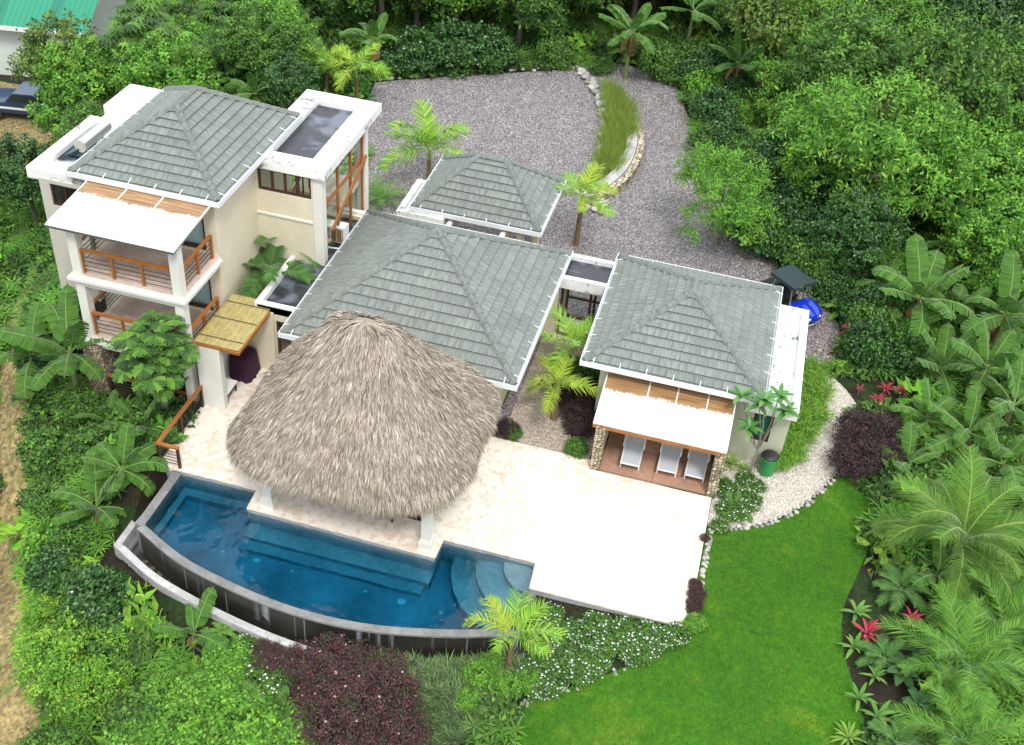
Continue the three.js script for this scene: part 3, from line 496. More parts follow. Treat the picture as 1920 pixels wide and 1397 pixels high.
// ---------- railings: timber rail and posts, dark horizontal bars ----------
function railing(parent, pts, hgt, posts, name = 'railing', nb = 4, postMat = M.wood) {
  const top = B(); for (let i = 0; i + 1 < pts.length; i++) { const a = pts[i].clone(), b = pts[i + 1].clone(), d = b.clone().sub(a).normalize(); a.y += hgt; b.y += hgt; top.bar(a.addScaledVector(d, -0.05), b.addScaledVector(d, i + 2 < pts.length ? -0.06 : 0.05), 0.13, 0.07); }
  const r = top.put(name, M.wood, parent);
  for (let i = 0; i + 1 < pts.length; i++) {
    const a = pts[i], b = pts[i + 1], n = Math.max(1, Math.round(a.distanceTo(b) / posts));
    for (let k = i ? 1 : 0; k <= n; k++) { const p = a.clone().lerp(b, k / n); box(p.x - 0.045, p.y, p.z - 0.045, p.x + 0.045, p.y + hgt - 0.036, p.z + 0.045).put('post', postMat, r); }
    for (let k = 0; k < nb; k++) { const y = 0.14 + k * (hgt - 0.24) / nb; B().tube([a.clone().setY(a.y + y), b.clone().setY(b.y + y)], 0.014, 5).put('bar', M.metal, r); }
  }
  return r;
}
{
  const tower = scene.children.find((o) => o.name === 'tower_house');
  for (const y of [4.72, 2.05]) { railing(tower, [V(-21.35, y, -30.9), V(-21.35, y, -28.62)], 0.95, 1.7); railing(tower, [V(-21.05, y, -28.42), V(-17.68, y, -28.42)], 0.95, 1.12); railing(tower, [V(-17.42, y, -28.66), V(-17.42, y, -30.75)], 0.95, 1.05); }
  railing(tower, [V(-20.8, -0.62, -28.35), V(-17.7, -0.62, -28.35)], 0.85, 1.0, 'railing', 4, M.darkWood);
  const t = thing('terrace_railing', 'low timber topped railing with dark bars at the terrace corner beside the pool', 'railing');
  railing(t, [V(-16.97, 0, -28.12), V(-16.97, 0, -24.98), V(-16.24, 0, -24.98)], 0.93, 1.55, 'railing', 5, M.darkWood);
}
// ---------- terrace ----------
const TERRACE = [[-17.06, -24.86], [-13.36, -24.86], [-13.32, -23.98], [-6.72, -23.9], [-6.69, -24.74], [-3.56, -24.74], [-3.5, -23.66], [1.6, -23.66], [1.6, -29.62], [-2.78, -29.62], [-2.78, -30.1], [-6.62, -30.1], [-6.62, -31.0], [-17.06, -31.0]];
{
  const t = struct('terrace', B().prism(TERRACE, -0.07, 0, 3).geo(), M.travertine, 'pale travertine pool terrace');
  const inset = [[-17.0, -24.9], [-13.4, -24.9], [-13.36, -24.04], [-6.76, -23.95], [-6.73, -24.78], [-3.6, -24.78], [-3.54, -23.7], [1.56, -23.7], [1.56, -29.6], [-17.0, -30.9]];
  B().prism(inset, -2.4, -0.07, 1).put('terrace_wall', M.concrete, t);
  box(-16.9, -0.09, -31.2, -16.1, 0.006, -28.3).put('terrace_step', M.travertine, t);
}
// bay with the bamboo canopy: white wall, back wall, glass over split reed
{
  const t = thing('reed_canopy_shelter', 'white walled serving bay under a glazed reed canopy with timber edge', 'shelter');
  const w = B(); w.box(-17.05, 0.001, -28.5, -16.14, 2.72, -28.24); w.box(-17.05, 0.001, -30.98, -16.85, 2.72, -28.5); w.put('wall', M.white, t);
  box(-16.8, 0.001, -30.98, -15.3, 2.72, -30.9).put('back_wall', M.stucco, t);
  const r = box(-17.12, 2.82, -31.4, -15.44, 2.835, -28.34).put('reed_mat', M.reed, t);
  B().quad(V(-17.14, 2.86, -28.32), V(-15.42, 2.86, -28.32), V(-15.42, 2.86, -31.45), V(-17.14, 2.86, -31.45)).put('glass_sheet', M.glass, t);
  for (const z of [-28.75, -29.9, -30.9]) B().bar(V(-17.1, 2.87, z), V(-15.45, 2.87, z), 0.02, 0.015).put('wire', M.metal, t);
  const f = B(); f.box(-17.18, 2.7, -28.32, -15.38, 2.81, -28.26); f.box(-15.44, 2.7, -30.89, -15.38, 2.81, -28.32); f.box(-17.18, 2.74, -30.89, -17.12, 2.81, -28.32); f.put('timber_edge', M.wood, t);
}
{
  const c = thing('side_table', 'low white topped table with black legs inside the reed canopy bay', 'table', null, V(-16.5, 0.01, -29.0));
  box(-0.32, 0.42, -0.38, 0.34, 0.47, 0.42).put('table_top', M.whitePaint, c);
  part('basin', new THREE.CylinderGeometry(0.12, 0.1, 0.05, 20).translate(-0.05, 0.46, 0.05), M.midWood, c);
  box(-0.28, 0.3, -0.34, 0.3, 0.419, 0.38).put('apron', M.black, c);
  for (const [x, z] of [[-0.27, -0.33], [0.27, -0.33], [-0.27, 0.35], [0.27, 0.35]]) box(x - 0.025, 0, z - 0.025, x + 0.025, 0.3, z + 0.025).put('leg', M.black, c);
  // cloth-covered grill: a draped box with folds
  const o = thing('covered_grill', 'tall appliance hidden under a dark purple fabric cover beside the reed canopy wall', 'grill', null, V(-16.35, 0.01, -30.35));
  const mb = B(), n = 56, rowsY = [[0, 1.08, 0.045], [0.35, 1.02, 0.035], [0.8, 0.98, 0.018], [0.98, 0.94, 0.006], [1.06, 0.8, 0]], ring = (k, [y, s, f]) => { const a = k / n * Math.PI * 2, c = Math.cos(a), q = Math.sin(a), m = Math.pow(Math.pow(Math.abs(c), 6) + Math.pow(Math.abs(q), 6), -1 / 6), wob = 1 + f * Math.sin(a * 13) + f * Math.sin(a * 7 + 1); return V(c * m * 0.42 * s * wob, y, q * m * 0.46 * s * wob); };
  for (let i = 0; i + 1 < rowsY.length; i++) for (let k = 0; k < n; k++) mb.quad(ring(k + 1, rowsY[i]), ring(k, rowsY[i]), ring(k, rowsY[i + 1]), ring(k + 1, rowsY[i + 1]));
  for (let k = 0; k < n; k++) mb.tri(ring(k + 1, rowsY[4]), ring(k, rowsY[4]), V(0, 1.08, 0));
  mb.put('fabric_cover', S({ color: C(0.035, 0.008, 0.028), roughness: 0.95 }), o);
}
// ---------- pool ----------
{
  const t = thing('swimming_pool', 'dark infinity pool with a curved overflow lip below the thatched shelter', 'pool');
  const EDGE = [[-16.14, -24.84], [-13.34, -24.84], [-13.3, -23.96], [-6.74, -23.88], [-6.71, -24.72], [-3.56, -24.72], [-3.5, -23.66], [-3.62, -22.05]];
  const WATER = [...EDGE, ...LIP.slice().reverse()], wl = -0.15, bot = -1.45;
  const fl = B().prism(offsetPoly(WATER, 0.1), bot - 0.1, bot, 1).put('pool_floor', M.poolPlaster, t);
  const w = B(); for (let i = 0; i < WATER.length; i++) { const a = WATER[i], b = WATER[(i + 1) % WATER.length]; w.quad(V(a[0], bot, a[1]), V(b[0], bot, b[1]), V(b[0], -0.071, b[1]).setY(i < EDGE.length - 2 ? -0.071 : -0.16), V(a[0], i < EDGE.length - 2 ? -0.071 : -0.16, a[1])); }
  w.put('pool_wall', M.poolPlaster, t);
  // benches along the platform and round steps in the corner
  box(-13.2, bot, -23.96, -6.74, -0.95, -23.35).put('bench', M.poolPlaster, t); box(-13.2, bot, -23.35, -6.9, -1.2, -22.98).put('bench', M.poolPlaster, t);
  box(-16.1, bot, -24.84, -15.85, -1.1, -22.4).put('bench', M.poolPlaster, t); box(-15.85, bot, -24.84, -13.36, -1.1, -24.5).put('bench', M.poolPlaster, t);
  for (const [r, y] of [[2.75, -0.95], [1.95, -0.66], [1.05, -0.38]]) { const p = [[-3.53, -24.73]]; for (let k = 0; k <= 24; k++) { const a = Math.PI + k / 24 * Math.PI / 2; p.push([-3.53 + r * Math.cos(a), -24.73 - r * Math.sin(a)]); } const q = p.map(([x, z]) => [Math.min(x, -3.53), z]); B().prism(q, bot, y, 1).put('step', M.poolPlaster, t); }
  const lightM = S({ color: C(0.88, 0.9, 0.9), roughness: 0.3 });
  for (const [px, py, r] of [[416, 1027, 0.065], [481, 1044, 0.12], [547, 1064, 0.06], [684, 1101, 0.06], [753, 1121, 0.125], [827, 1141, 0.06], [633, 1008, 0.05]]) { const q = un(px, py, -0.15), d = dirOf(px, py); const k = (bot + 0.03 + 0.15) / (d.y * 1.5) ; const at = px === 633 ? V(q.x, -0.42, -23.955) : V(q.x + d.x * k * 0.75, bot + 0.02, q.z + d.z * k * 0.75); const g = new THREE.CylinderGeometry(r, r, 0.03, 20); if (px === 633) g.rotateX(Math.PI / 2); g.translate(at.x, at.y, at.z); part(r > 0.1 ? 'drain_cover' : 'pool_fitting', g, lightM, t); }
  // lip of separate coping stones, dark overflow wall, gutter trench and outer wall
  const seg = 13, lipIn = LIP, lipOut = LIP_OUT;
  for (let k = 0; k < seg; k++) { const i0 = Math.round(k * 40 / seg), i1 = Math.round((k + 1) * 40 / seg), a = lipIn.slice(i0, i1 + 1), b = lipOut.slice(i0, i1 + 1), sh = (p, q, f) => [lerp(p[0], q[0], f), lerp(p[1], q[1], f)]; const A = a.slice(), Bq = b.slice(); A[A.length - 1] = sh(A.at(-1), A.at(-2), 0.012); Bq[Bq.length - 1] = sh(Bq.at(-1), Bq.at(-2), 0.012); B().prism([...A, ...Bq.reverse()], -0.22, -0.143, 3).put('coping_stone', M.coping, t); }
  B().prism([...offset(LIP, 0.015), ...offset(LIP, 0.255).reverse()], -1.6, -0.22, 3).put('overflow_wall', M.wetWall, t);
  box(-16.46, -1.6, -24.86, -16.15, -0.14, -22.28).put('side_wall', M.coping, t); box(-17.04, -2.6, -25.3, -16.46, -0.07, -24.8).put('corner_block', M.concrete, t);
  const mo = offset(MOAT, -0.24), outerP = [[-17.12, -24.82], ...MOAT, [-3.05, -22.72], [-3.28, -22.66], mo.at(-1), ...mo.slice().reverse().slice(1, -1), [-16.93, -21.98], [-16.88, -24.82]];
  B().prism([[-17.15, -24.82], [-17.15, -21.9], ...MOAT.slice(1), ...mo.slice(1).reverse(), [-16.92, -22.02], [-16.92, -24.82]], -3.2, -1.0, 3).put('outer_wall', M.concretePale, t);
  B().prism([MOAT.at(-1), [-3.0, -22.7], [-3.22, -22.7], mo.at(-1)], -1.9, -1.0, 3).put('outer_wall', M.concretePale, t);
  B().prism([[-17, -24.82], ...MOAT, [-3.1, -22.7], [-3.6, -23.6], [-16.3, -24.82]], -1.7, -1.5, 3).put('trench_floor', M.wetWall, t);
  // water: a closed body with real depth
  const wp = offsetPoly(WATER, 0.02);
  B().prism(wp, bot - 0.03, wl, 3).put('water', P({ color: C(1, 1, 1), transmission: 1, thickness: 1, roughness: 0.02, ior: 1.33, attenuationColor: C(0.05, 0.42, 0.66), attenuationDistance: 2.3, bumpMap: rep(tex(512, (u, v) => fbm(u * 12, v * 12, 12, 301, 3), false), 5), bumpScale: 0.03 }), t);
  // cobbles in the trench
  const rn = rng(5), geos = []; for (let k = 0; k < 900; k++) { const i = 1 + Math.floor(rn() * 38), f = 0.1 + rn() * 0.8, a = LIP_OUT[i], b = MOAT[i], x = lerp(a[0], b[0], f), z = lerp(a[1], b[1], f); const g = new THREE.IcosahedronGeometry(0.05 + 0.05 * rn(), 0).scale(1.2, 0.7, 1).rotateY(rn() * 6); g.translate(x, -1.49 + 0.04 * rn(), z); geos.push(g); }
  const cob = part('trench_cobbles', mergeGeometries(geos), S({ color: C(0.1, 0.075, 0.05), roughness: 0.7, flatShading: true }), t); cob.userData.kind = 'stuff';
}
function offsetPoly(poly, d) {
  const a = THREE.ShapeUtils.area(poly.map(([x, z]) => new THREE.Vector2(x, z))) > 0 ? 1 : -1, n = poly.length;
  return poly.map(([x, z], i) => { const [p, q] = poly[(i + n - 1) % n], [r, s] = poly[(i + 1) % n], l = Math.hypot(r - p, s - q) || 1; return [x + a * (s - q) / l * d, z - a * (r - p) / l * d]; });
}
// ---------- thatched shelter ----------
{
  const t = thing('thatched_shelter', 'open shelter with a huge shaggy palm thatch roof on pale columns at the pool edge', 'shelter');
  for (const [x, z] of [[-12.69, -24.4], [-7.15, -24.28], [-12.69, -29.2], [-7.15, -29.2]]) { const c = box(x - 0.15, 0.001, z - 0.15, x + 0.15, 2.7, z + 0.15).put('column', M.white, t); box(x - 0.22, 0.001, z - 0.22, x + 0.22, 0.32, z + 0.22).put('column_base', M.white, c); box(x - 0.19, 0.32, z - 0.19, x + 0.19, 0.4, z + 0.19).put('base_moulding', M.white, c); }
  for (const z of [-24.35, -29.2]) B().bar(V(-12.7, 2.79, z), V(-7.15, 2.79, z), 0.16, 0.18).put('beam', M.midWood, t);
  for (const x of [-12.69, -7.15]) B().bar(V(x, 2.79, -29.1), V(x, 2.79, -24.45), 0.16, 0.16).put('beam', M.midWood, t);
  const cx = -10.05, cz = -26.55, ax = 3.78, az = 3.5, apexY = 6.95, eave = 2.78;
  const rim = (a, f) => { const e = lerp(2.2, 4.2, f), c = Math.cos(a), s = Math.sin(a), m = Math.pow(Math.pow(Math.abs(c), e) + Math.pow(Math.abs(s), e), -1 / e); return [c * m, s * m]; };
  const surf = (a, s) => {   // s: 0 at the ridge, 1 at the eave
    const [c, q] = rim(a, s), ridge = 0.72 * (1 - s), rx = lerp(0.2 * Math.min(1, s * 14), 1, s), rz = lerp(0.02, 1, s), lump = 0.09 * (fbm(a * 3 + 20, s * 6 + 3, 4096, 401, 3) - 0.5);
    const y = apexY - (apexY - eave) * (0.95 * Math.pow(s, 0.97) + 0.05 * Math.pow(s, 8)) - 0.1 * smooth(0.05, 0, s);
    return V(cx + c * ax * rx * (1 + lump * s), y + lump * 1.6, cz + q * az * rz * (1 + lump * s));
  };
  const mb = B(), na = 72, ns = 14;
  for (let i = 0; i < na; i++) for (let j = 0; j < ns; j++) { const f = (a, b) => surf(a / na * Math.PI * 2, b / ns); mb.quad(f(i, j + 1), f(i, j), f(i + 1, j), f(i + 1, j + 1)); }
  const core = mb.put('thatch', S({ color: C(0.36, 0.315, 0.26), roughness: 1 }), t);
  const ui = B(); for (let i = 0; i < na; i++) ui.tri(surf(i / na * 6.28319, 0.985), surf((i + 1) / na * 6.28319, 0.985), V(cx, 4.2, cz)); ui.put('thatch_underside', M.darkWood, t);
  const rn = rng(9), pos = [], col = [], nrm = []; const N = 195000;
  const tone = [[0.5, 0.44, 0.37], [0.4, 0.35, 0.29], [0.3, 0.26, 0.21], [0.58, 0.53, 0.46], [0.2, 0.17, 0.135], [0.46, 0.39, 0.31]];
  for (let k = 0; k < N; k++) {
    const a = rn() * Math.PI * 2, s0 = k < N * 0.9 ? Math.sqrt(rn() * 0.9995 + 0.0005) : 0.94 + 0.06 * rn(), p = surf(a, s0 * 0.985), q = surf(a, Math.min(1, s0 * 0.985 + 0.02)), e = surf(a + 0.02, s0 * 0.985).sub(p).normalize(), d = q.sub(p).normalize(), n = e.clone().cross(d); if (n.y < 0) n.negate(); n.normalize();
    const len = 0.22 + 0.34 * rn(), w = 0.006 + 0.014 * rn(), tilt = 0.04 + 0.17 * rn(), sd = (rn() - 0.5) * 0.6;
    const dir = d.clone().addScaledVector(n, tilt).addScaledVector(e, sd).normalize(); if (s0 > 0.93) dir.y -= 0.35 * rn();
    const base = p.addScaledVector(n, 0.02 + 0.1 * rn()), side = dir.clone().cross(n).normalize().applyAxisAngle(dir, (rn() - 0.5) * 1.6), tip = base.clone().addScaledVector(dir, len), mid = base.clone().addScaledVector(dir, len * 0.55).addScaledVector(n, 0.02);
    const c = tone[Math.floor(rn() * 6)], v = 0.8 + 0.4 * rn();
    const A = base.clone().addScaledVector(side, -w), Bq = base.clone().addScaledVector(side, w), Cq = mid.clone().addScaledVector(side, w * 0.9), D = mid.clone().addScaledVector(side, -w * 0.9);
    for (const x of [A, Bq, Cq, A, Cq, D, D, Cq, tip]) { pos.push(x.x, x.y, x.z); col.push(c[0] * v, c[1] * v, c[2] * v); }
  }
  const g = new THREE.BufferGeometry(); g.setAttribute('position', new THREE.Float32BufferAttribute(pos, 3)); g.setAttribute('color', new THREE.Float32BufferAttribute(col, 3)); g.computeVertexNormals();
  const str = part('thatch_strands', g, S({ color: C(0.86, 0.84, 0.82), vertexColors: true, roughness: 0.9, side: THREE.DoubleSide }), t); str.userData.kind = 'stuff';
}

// ---------- things on and round the terrace ----------
const at = (o, x, y, z, turn = 0, s = 1) => { o.position.set(x, y, z); o.rotation.y = turn; o.scale.setScalar(s); return o; };
{ // three loungers in the niche
  const L = thing('sun_lounger', 'white framed sling sun lounger in the pavilion niche', 'sun lounger', 'sun loungers lined up in the pavilion niche');
  const sling = S({ color: C(0.52, 0.55, 0.6), roughness: 0.8 });
  const fr = B(); for (const s of [-1, 1]) { fr.bar(V(s * 0.33, 0.33, 0.95), V(s * 0.33, 0.33, -0.3), 0.045, 0.05); fr.bar(V(s * 0.33, 0.33, -0.3), V(s * 0.33, 0.52, -0.98), 0.045, 0.05); } fr.bar(V(-0.33, 0.33, 0.95), V(0.33, 0.33, 0.95), 0.045, 0.05); fr.bar(V(-0.33, 0.52, -0.98), V(0.33, 0.52, -0.98), 0.045, 0.05); fr.put('frame', M.whitePaint, L);
  const sl = B(), pr = [[0.93, 0.345], [0.5, 0.325], [0.05, 0.322], [-0.3, 0.345], [-0.65, 0.43], [-0.97, 0.53]]; for (let i = 0; i + 1 < pr.length; i++) sl.quad(V(-0.31, pr[i][1], pr[i][0]), V(0.31, pr[i][1], pr[i][0]), V(0.31, pr[i + 1][1], pr[i + 1][0]), V(-0.31, pr[i + 1][1], pr[i + 1][0])); sl.put('sling', sling, L);
  for (const [x, z] of [[-0.33, 0.8], [0.33, 0.8], [-0.33, -0.75], [0.33, -0.75]]) B().bar(V(x, 0.0, z), V(x, z > 0 ? 0.33 : 0.44, z), 0.04, 0.04).put('leg', M.whitePaint, L);
  for (const s of [-1, 1]) { const a = B(); a.bar(V(s * 0.37, 0.5, 0.05), V(s * 0.37, 0.52, -0.45), 0.05, 0.03); a.bar(V(s * 0.37, 0.33, 0.05), V(s * 0.37, 0.5, 0.05), 0.035, 0.03); a.put('armrest', M.whitePaint, L); }
  at(L, -1.45, 0.021, -30.9, 0.02); at(copyOf(L), -0.12, 0.021, -31.0, 0.0); at(copyOf(L), 0.88, 0.021, -31.05, -0.02);
}
{ // bin
  const p = un(1435, 886, -0.08), b = thing('garden_bin', 'green plastic bin with a black domed lid on the pale gravel beside the pavilion', 'bin', null, V(p.x, -0.08, p.z));
  part('body', new THREE.LatheGeometry([[0, 0.0], [0.24, 0], [0.26, 0.04], [0.3, 0.72], [0.33, 0.75], [0.33, 0.8], [0.28, 0.8]].map(([r, y]) => new THREE.Vector2(r, y)), 28), S({ color: C(0.02, 0.26, 0.06), roughness: 0.4 }), b);
  part('lid', new THREE.LatheGeometry([[0.32, 0.805], [0.32, 0.84], [0.27, 0.9], [0.15, 0.95], [0, 0.96]].map(([r, y]) => new THREE.Vector2(r, y)), 28), M.black, b);
}
{ // air conditioner on the flat roof
  const a = thing('air_conditioner', 'white outdoor air conditioner with a brown slatted grille on the dark flat roof', 'air conditioner', null, V(-14.95, 2.78, -36.2));
  box(-0.48, 0.08, -0.26, 0.48, 0.8, 0.2).put('casing', M.whitePaint, a); box(-0.36, 0.14, 0.2, 0.4, 0.72, 0.215).put('grille_backing', M.black, a);
  const gr = S({ color: C(0.3, 0.17, 0.08), roughness: 0.6 }); for (let k = 0; k < 9; k++) box(-0.36, 0.15 + k * 0.065, 0.215, 0.4, 0.185 + k * 0.065, 0.235).put('grille_slat', gr, a); for (let k = 0; k < 4; k++) box(-0.34 + k * 0.235, 0.14, 0.236, -0.325 + k * 0.235, 0.72, 0.245).put('grille_bar', M.whitePaint, a);
  for (const x of [-0.35, 0.35]) box(x - 0.05, 0, -0.24, x + 0.05, 0.08, 0.2).put('foot', M.black, a);
  B().tube([V(-0.48, 0.3, 0), V(-0.62, 0.12, 0.1), V(-0.6, 0.04, 0.5), V(-0.2, 0.04, 0.62), V(0.5, 0.04, 0.5)], 0.035, 6).put('pipe', M.whitePaint, a);
}
{ // solar water heater on the bay roof
  const s = thing('solar_water_heater', 'solar water heater with a steel tank and blue glass collector on the white flat roof', 'water heater', null, V(-23.25, 6.66, -32.9));
  const c = (u, v) => V(lerp(-0.62, 0.22, v) , 0.08 + 0.5 * v, lerp(0.95, -0.9, u)); B().quad(c(0, 0), c(1, 0), c(1, 1), c(0, 1)).quad(c(0, 1), c(1, 1), c(1, 0), c(0, 0)).put('collector', S({ color: C(0.1, 0.3, 0.36), roughness: 0.12, metalness: 0.2 }), s);
  const fr = B(); fr.bar(c(0, 0), c(1, 0), 0.05, 0.06); fr.bar(c(0, 1), c(1, 1), 0.05, 0.06); fr.bar(c(0, 0), c(0, 1), 0.05, 0.06); fr.bar(c(1, 0), c(1, 1), 0.05, 0.06); fr.put('frame', M.black, s);
  const tk = part('tank', new THREE.CylinderGeometry(0.24, 0.24, 1.75, 24).rotateX(Math.PI / 2).translate(0.3, 0.72, -0.05), M.steel, s); part('tank_cap', new THREE.CylinderGeometry(0.2, 0.2, 0.02, 24).rotateX(Math.PI / 2).translate(0.3, 0.72, 0.836), S({ color: C(0.42, 0.42, 0.34), roughness: 0.6 }), tk);
  for (const z of [-0.6, 0.55]) { B().bar(V(0.3, 0, z), V(0.3, 0.5, z), 0.05, 0.05).put('leg', M.black, s); B().bar(V(0.3, 0.03, z), V(-0.55, 0.06, z), 0.04, 0.04).put('strut', M.black, s); }
}
// ---------- vehicles ----------
function wheel(parent, x, y, z, r, w) { const g = part('wheel', new THREE.LatheGeometry([[r * 0.55, -w / 2], [r * 0.93, -w / 2], [r, -w / 2 + 0.03], [r, w / 2 - 0.03], [r * 0.93, w / 2], [r * 0.55, w / 2], [r * 0.55, -w / 2]].map(([a, b]) => new THREE.Vector2(a, b)), 22).rotateX(Math.PI / 2), M.rubber, parent); g.position.set(x, y, z); part('rim', new THREE.CylinderGeometry(r * 0.56, r * 0.56, w * 0.7, 18).rotateX(Math.PI / 2), M.steel, g); return g; }
{ // buggy: black soft top on posts, blue bonnet
  const p = un(1487, 588, 0.1), v = thing('utility_buggy', 'open utility buggy with blue bonnet and black soft top parked behind the pavilion', 'buggy', null, V(p.x - 0.25, -0.085, p.z - 0.25)); v.rotation.y = -0.72;
  const blue = P({ color: C(0.004, 0.028, 0.42), roughness: 0.3, clearcoat: 0.6 }), cloth = S({ color: C(0.022, 0.04, 0.042), roughness: 0.85 });
  // front points to +x
  const sec = [[0.45, 0.62, 0.98, 0.6], [0.75, 0.66, 0.98, 0.58], [1.15, 0.64, 0.9, 0.52], [1.42, 0.5, 0.78, 0.48], [1.5, 0.36, 0.66, 0.5]], mb = B(), ring = ([x, w, top, bt]) => [V(x, bt, -w), V(x, top - 0.1, -w), V(x, top, -w * 0.62), V(x, top - 0.05, -w * 0.3), V(x, top - 0.02, 0), V(x, top - 0.05, w * 0.3), V(x, top, w * 0.62), V(x, top - 0.1, w), V(x, bt, w)];
  for (let i = 0; i + 1 < sec.length; i++) { const a = ring(sec[i]), b = ring(sec[i + 1]); for (let k = 0; k < 8; k++) mb.quad(a[k], b[k], b[k + 1], a[k + 1]); } const e = ring(sec.at(-1)), s0 = ring(sec[0]); for (let k = 1; k < 8; k++) { mb.tri(e[0], e[k], e[k + 1]); mb.tri(s0[0], s0[k + 1], s0[k]); }
  mb.put('bonnet', blue, v);
  B().box(-1.45, 0.34, -0.55, 1.35, 0.5, 0.55).put('chassis', M.black, v);
  box(-0.65, 0.5, -0.55, -0.1, 0.72, 0.55).put('seat', M.black, v); box(-0.75, 0.72, -0.55, -0.62, 1.2, 0.55).put('backrest', M.black, v);
  box(-1.5, 0.55, -0.62, -0.8, 0.85, 0.62).put('cargo_bed', S({ color: C(0.02, 0.03, 0.03), roughness: 0.7 }), v);
  part('steering_wheel', new THREE.TorusGeometry(0.17, 0.018, 8, 20).rotateY(Math.PI / 2).rotateZ(0.5).translate(0.28, 1.0, -0.25), M.black, v);
  for (const [x, z] of [[0.5, -0.58], [0.5, 0.58], [-0.75, -0.58], [-0.75, 0.58]]) B().bar(V(x, 0.6, z), V(x * 0.75, 1.78, z * 0.94), 0.045, 0.045).put('roof_post', M.steel, v);
  const rf = B(), rp = (x, z) => V(x, 1.84 - 0.06 * Math.abs(z) / 0.6 - 0.03 * Math.cos(x * 4), z); for (let i = 0; i < 6; i++) for (let k = 0; k < 4; k++) { const f = (a, b) => rp(lerp(-0.85, 0.6, a / 6), lerp(-0.64, 0.64, b / 4)); rf.quad(f(i, k + 1), f(i + 1, k + 1), f(i + 1, k), f(i, k)); } for (const s of [-1, 1]) { const a = rp(-0.85, s * 0.64), b = rp(0.6, s * 0.64); rf.quad(a, b, b.clone().setY(1.66), a.clone().setY(1.66)); } for (const x of [-0.85, 0.6]) { const a = rp(x, -0.64), b = rp(x, 0.64); rf.quad(a, b, b.clone().setY(1.66), a.clone().setY(1.66)); } rf.put('soft_top', cloth, v);
  for (const s of [-1, 1]) { part('headlight', new THREE.SphereGeometry(0.08, 12, 8).scale(0.5, 0.8, 1).translate(1.46, 0.66, s * 0.3), M.whitePaint, v); wheel(v, 0.95, 0.3, s * 0.58, 0.3, 0.22); wheel(v, -1.0, 0.3, s * 0.58, 0.3, 0.24); }
  B().tube([V(1.5, 0.42, -0.4), V(1.62, 0.5, -0.2), V(1.62, 0.5, 0.2), V(1.5, 0.42, 0.4)], 0.03, 6).put('bumper_bar', M.steel, v);
}
{ // pickup in the neighbour's yard, front towards -x
  const p = G(36, 222), v = thing('pickup_truck', 'dark blue pickup truck with a white side stripe on the dirt yard', 'truck', null, V(p.x + 0.5, p.y + 0.03, p.z - 0.6)); v.rotation.y = 0.18; v.scale.setScalar(1.06);
  const blue = P({ color: C(0.012, 0.035, 0.1), roughness: 0.25, clearcoat: 0.8 }), stripe = S({ color: C(0.75, 0.75, 0.76), roughness: 0.4 });
  const side = (z) => [V(-2.4, 0.45, z), V(-2.4, 0.92, z), V(-0.9, 1.02, z), V(0.75, 1.02, z), V(0.75, 0.45, z)];
  const ext = (mb, pr, w) => { const a = pr.map(([x, y]) => V(x, y, -w)), b = pr.map(([x, y]) => V(x, y, w)), n = pr.length; for (let k = 0; k < n; k++) mb.quad(a[k], b[k], b[(k + 1) % n], a[(k + 1) % n]); for (let k = 1; k + 1 < n; k++) { mb.tri(a[0], a[k], a[k + 1]); mb.tri(b[0], b[k + 1], b[k]); } return mb; };
  ext(B(), [[-2.4, 0.45], [-2.42, 0.85], [-2.3, 0.95], [-1.0, 1.04], [0.72, 1.04], [0.72, 0.45]], 0.86).put('body', blue, v);
  ext(B(), [[-1.02, 1.04], [-0.55, 1.52], [-0.45, 1.56], [0.55, 1.58], [0.7, 1.5], [0.74, 1.04]], 0.78).put('cab', blue, v);
  const gl = S({ color: C(0.02, 0.03, 0.035), roughness: 0.08, metalness: 0.1 });
  for (const s of [-1, 1]) { B().quad(V(-0.84, 1.07, s * 0.786), V(0.62, 1.07, s * 0.786), V(0.56, 1.48, s * 0.786), V(-0.5, 1.48, s * 0.786)).put('side_window', gl, v); box(-2.3, 0.68, s * 0.865 - 0.006, 0.71, 0.8, s * 0.865 + 0.006).put('stripe', stripe, v); box(0.76, 0.68, s * 0.865 - 0.006, 2.38, 0.8, s * 0.865 + 0.006).put('stripe', stripe, v); }
  B().quad(V(-1.01, 1.07, -0.7), V(-1.01, 1.07, 0.7), V(-0.58, 1.5, 0.66), V(-0.58, 1.5, -0.66)).put('windscreen', S({ color: C(0.2, 0.28, 0.32), roughness: 0.1 }), v);
  const bed = B(); bed.box(0.76, 0.5, -0.86, 2.4, 0.62, 0.86); bed.box(0.76, 0.62, -0.86, 2.4, 1.0, -0.78); bed.box(0.76, 0.62, 0.78, 2.4, 1.0, 0.86); bed.box(2.32, 0.62, -0.78, 2.4, 1.0, 0.78); bed.put('cargo_bed', blue, v);
  const rack = B(); for (const z of [-0.82, 0.82]) { rack.bar(V(0.8, 1.12, z), V(2.36, 1.12, z), 0.05, 0.06); for (const x of [0.85, 1.6, 2.32]) rack.bar(V(x, 1.0, z), V(x, 1.12, z), 0.05, 0.05); } rack.put('bed_rail', stripe, v);
  for (const s of [-1, 1]) { wheel(v, -1.6, 0.36, s * 0.78, 0.36, 0.24); wheel(v, 1.5, 0.36, s * 0.78, 0.36, 0.24); part('headlight', new THREE.BoxGeometry(0.06, 0.16, 0.3).translate(-2.42, 0.72, s * 0.6), M.whitePaint, v); }
}
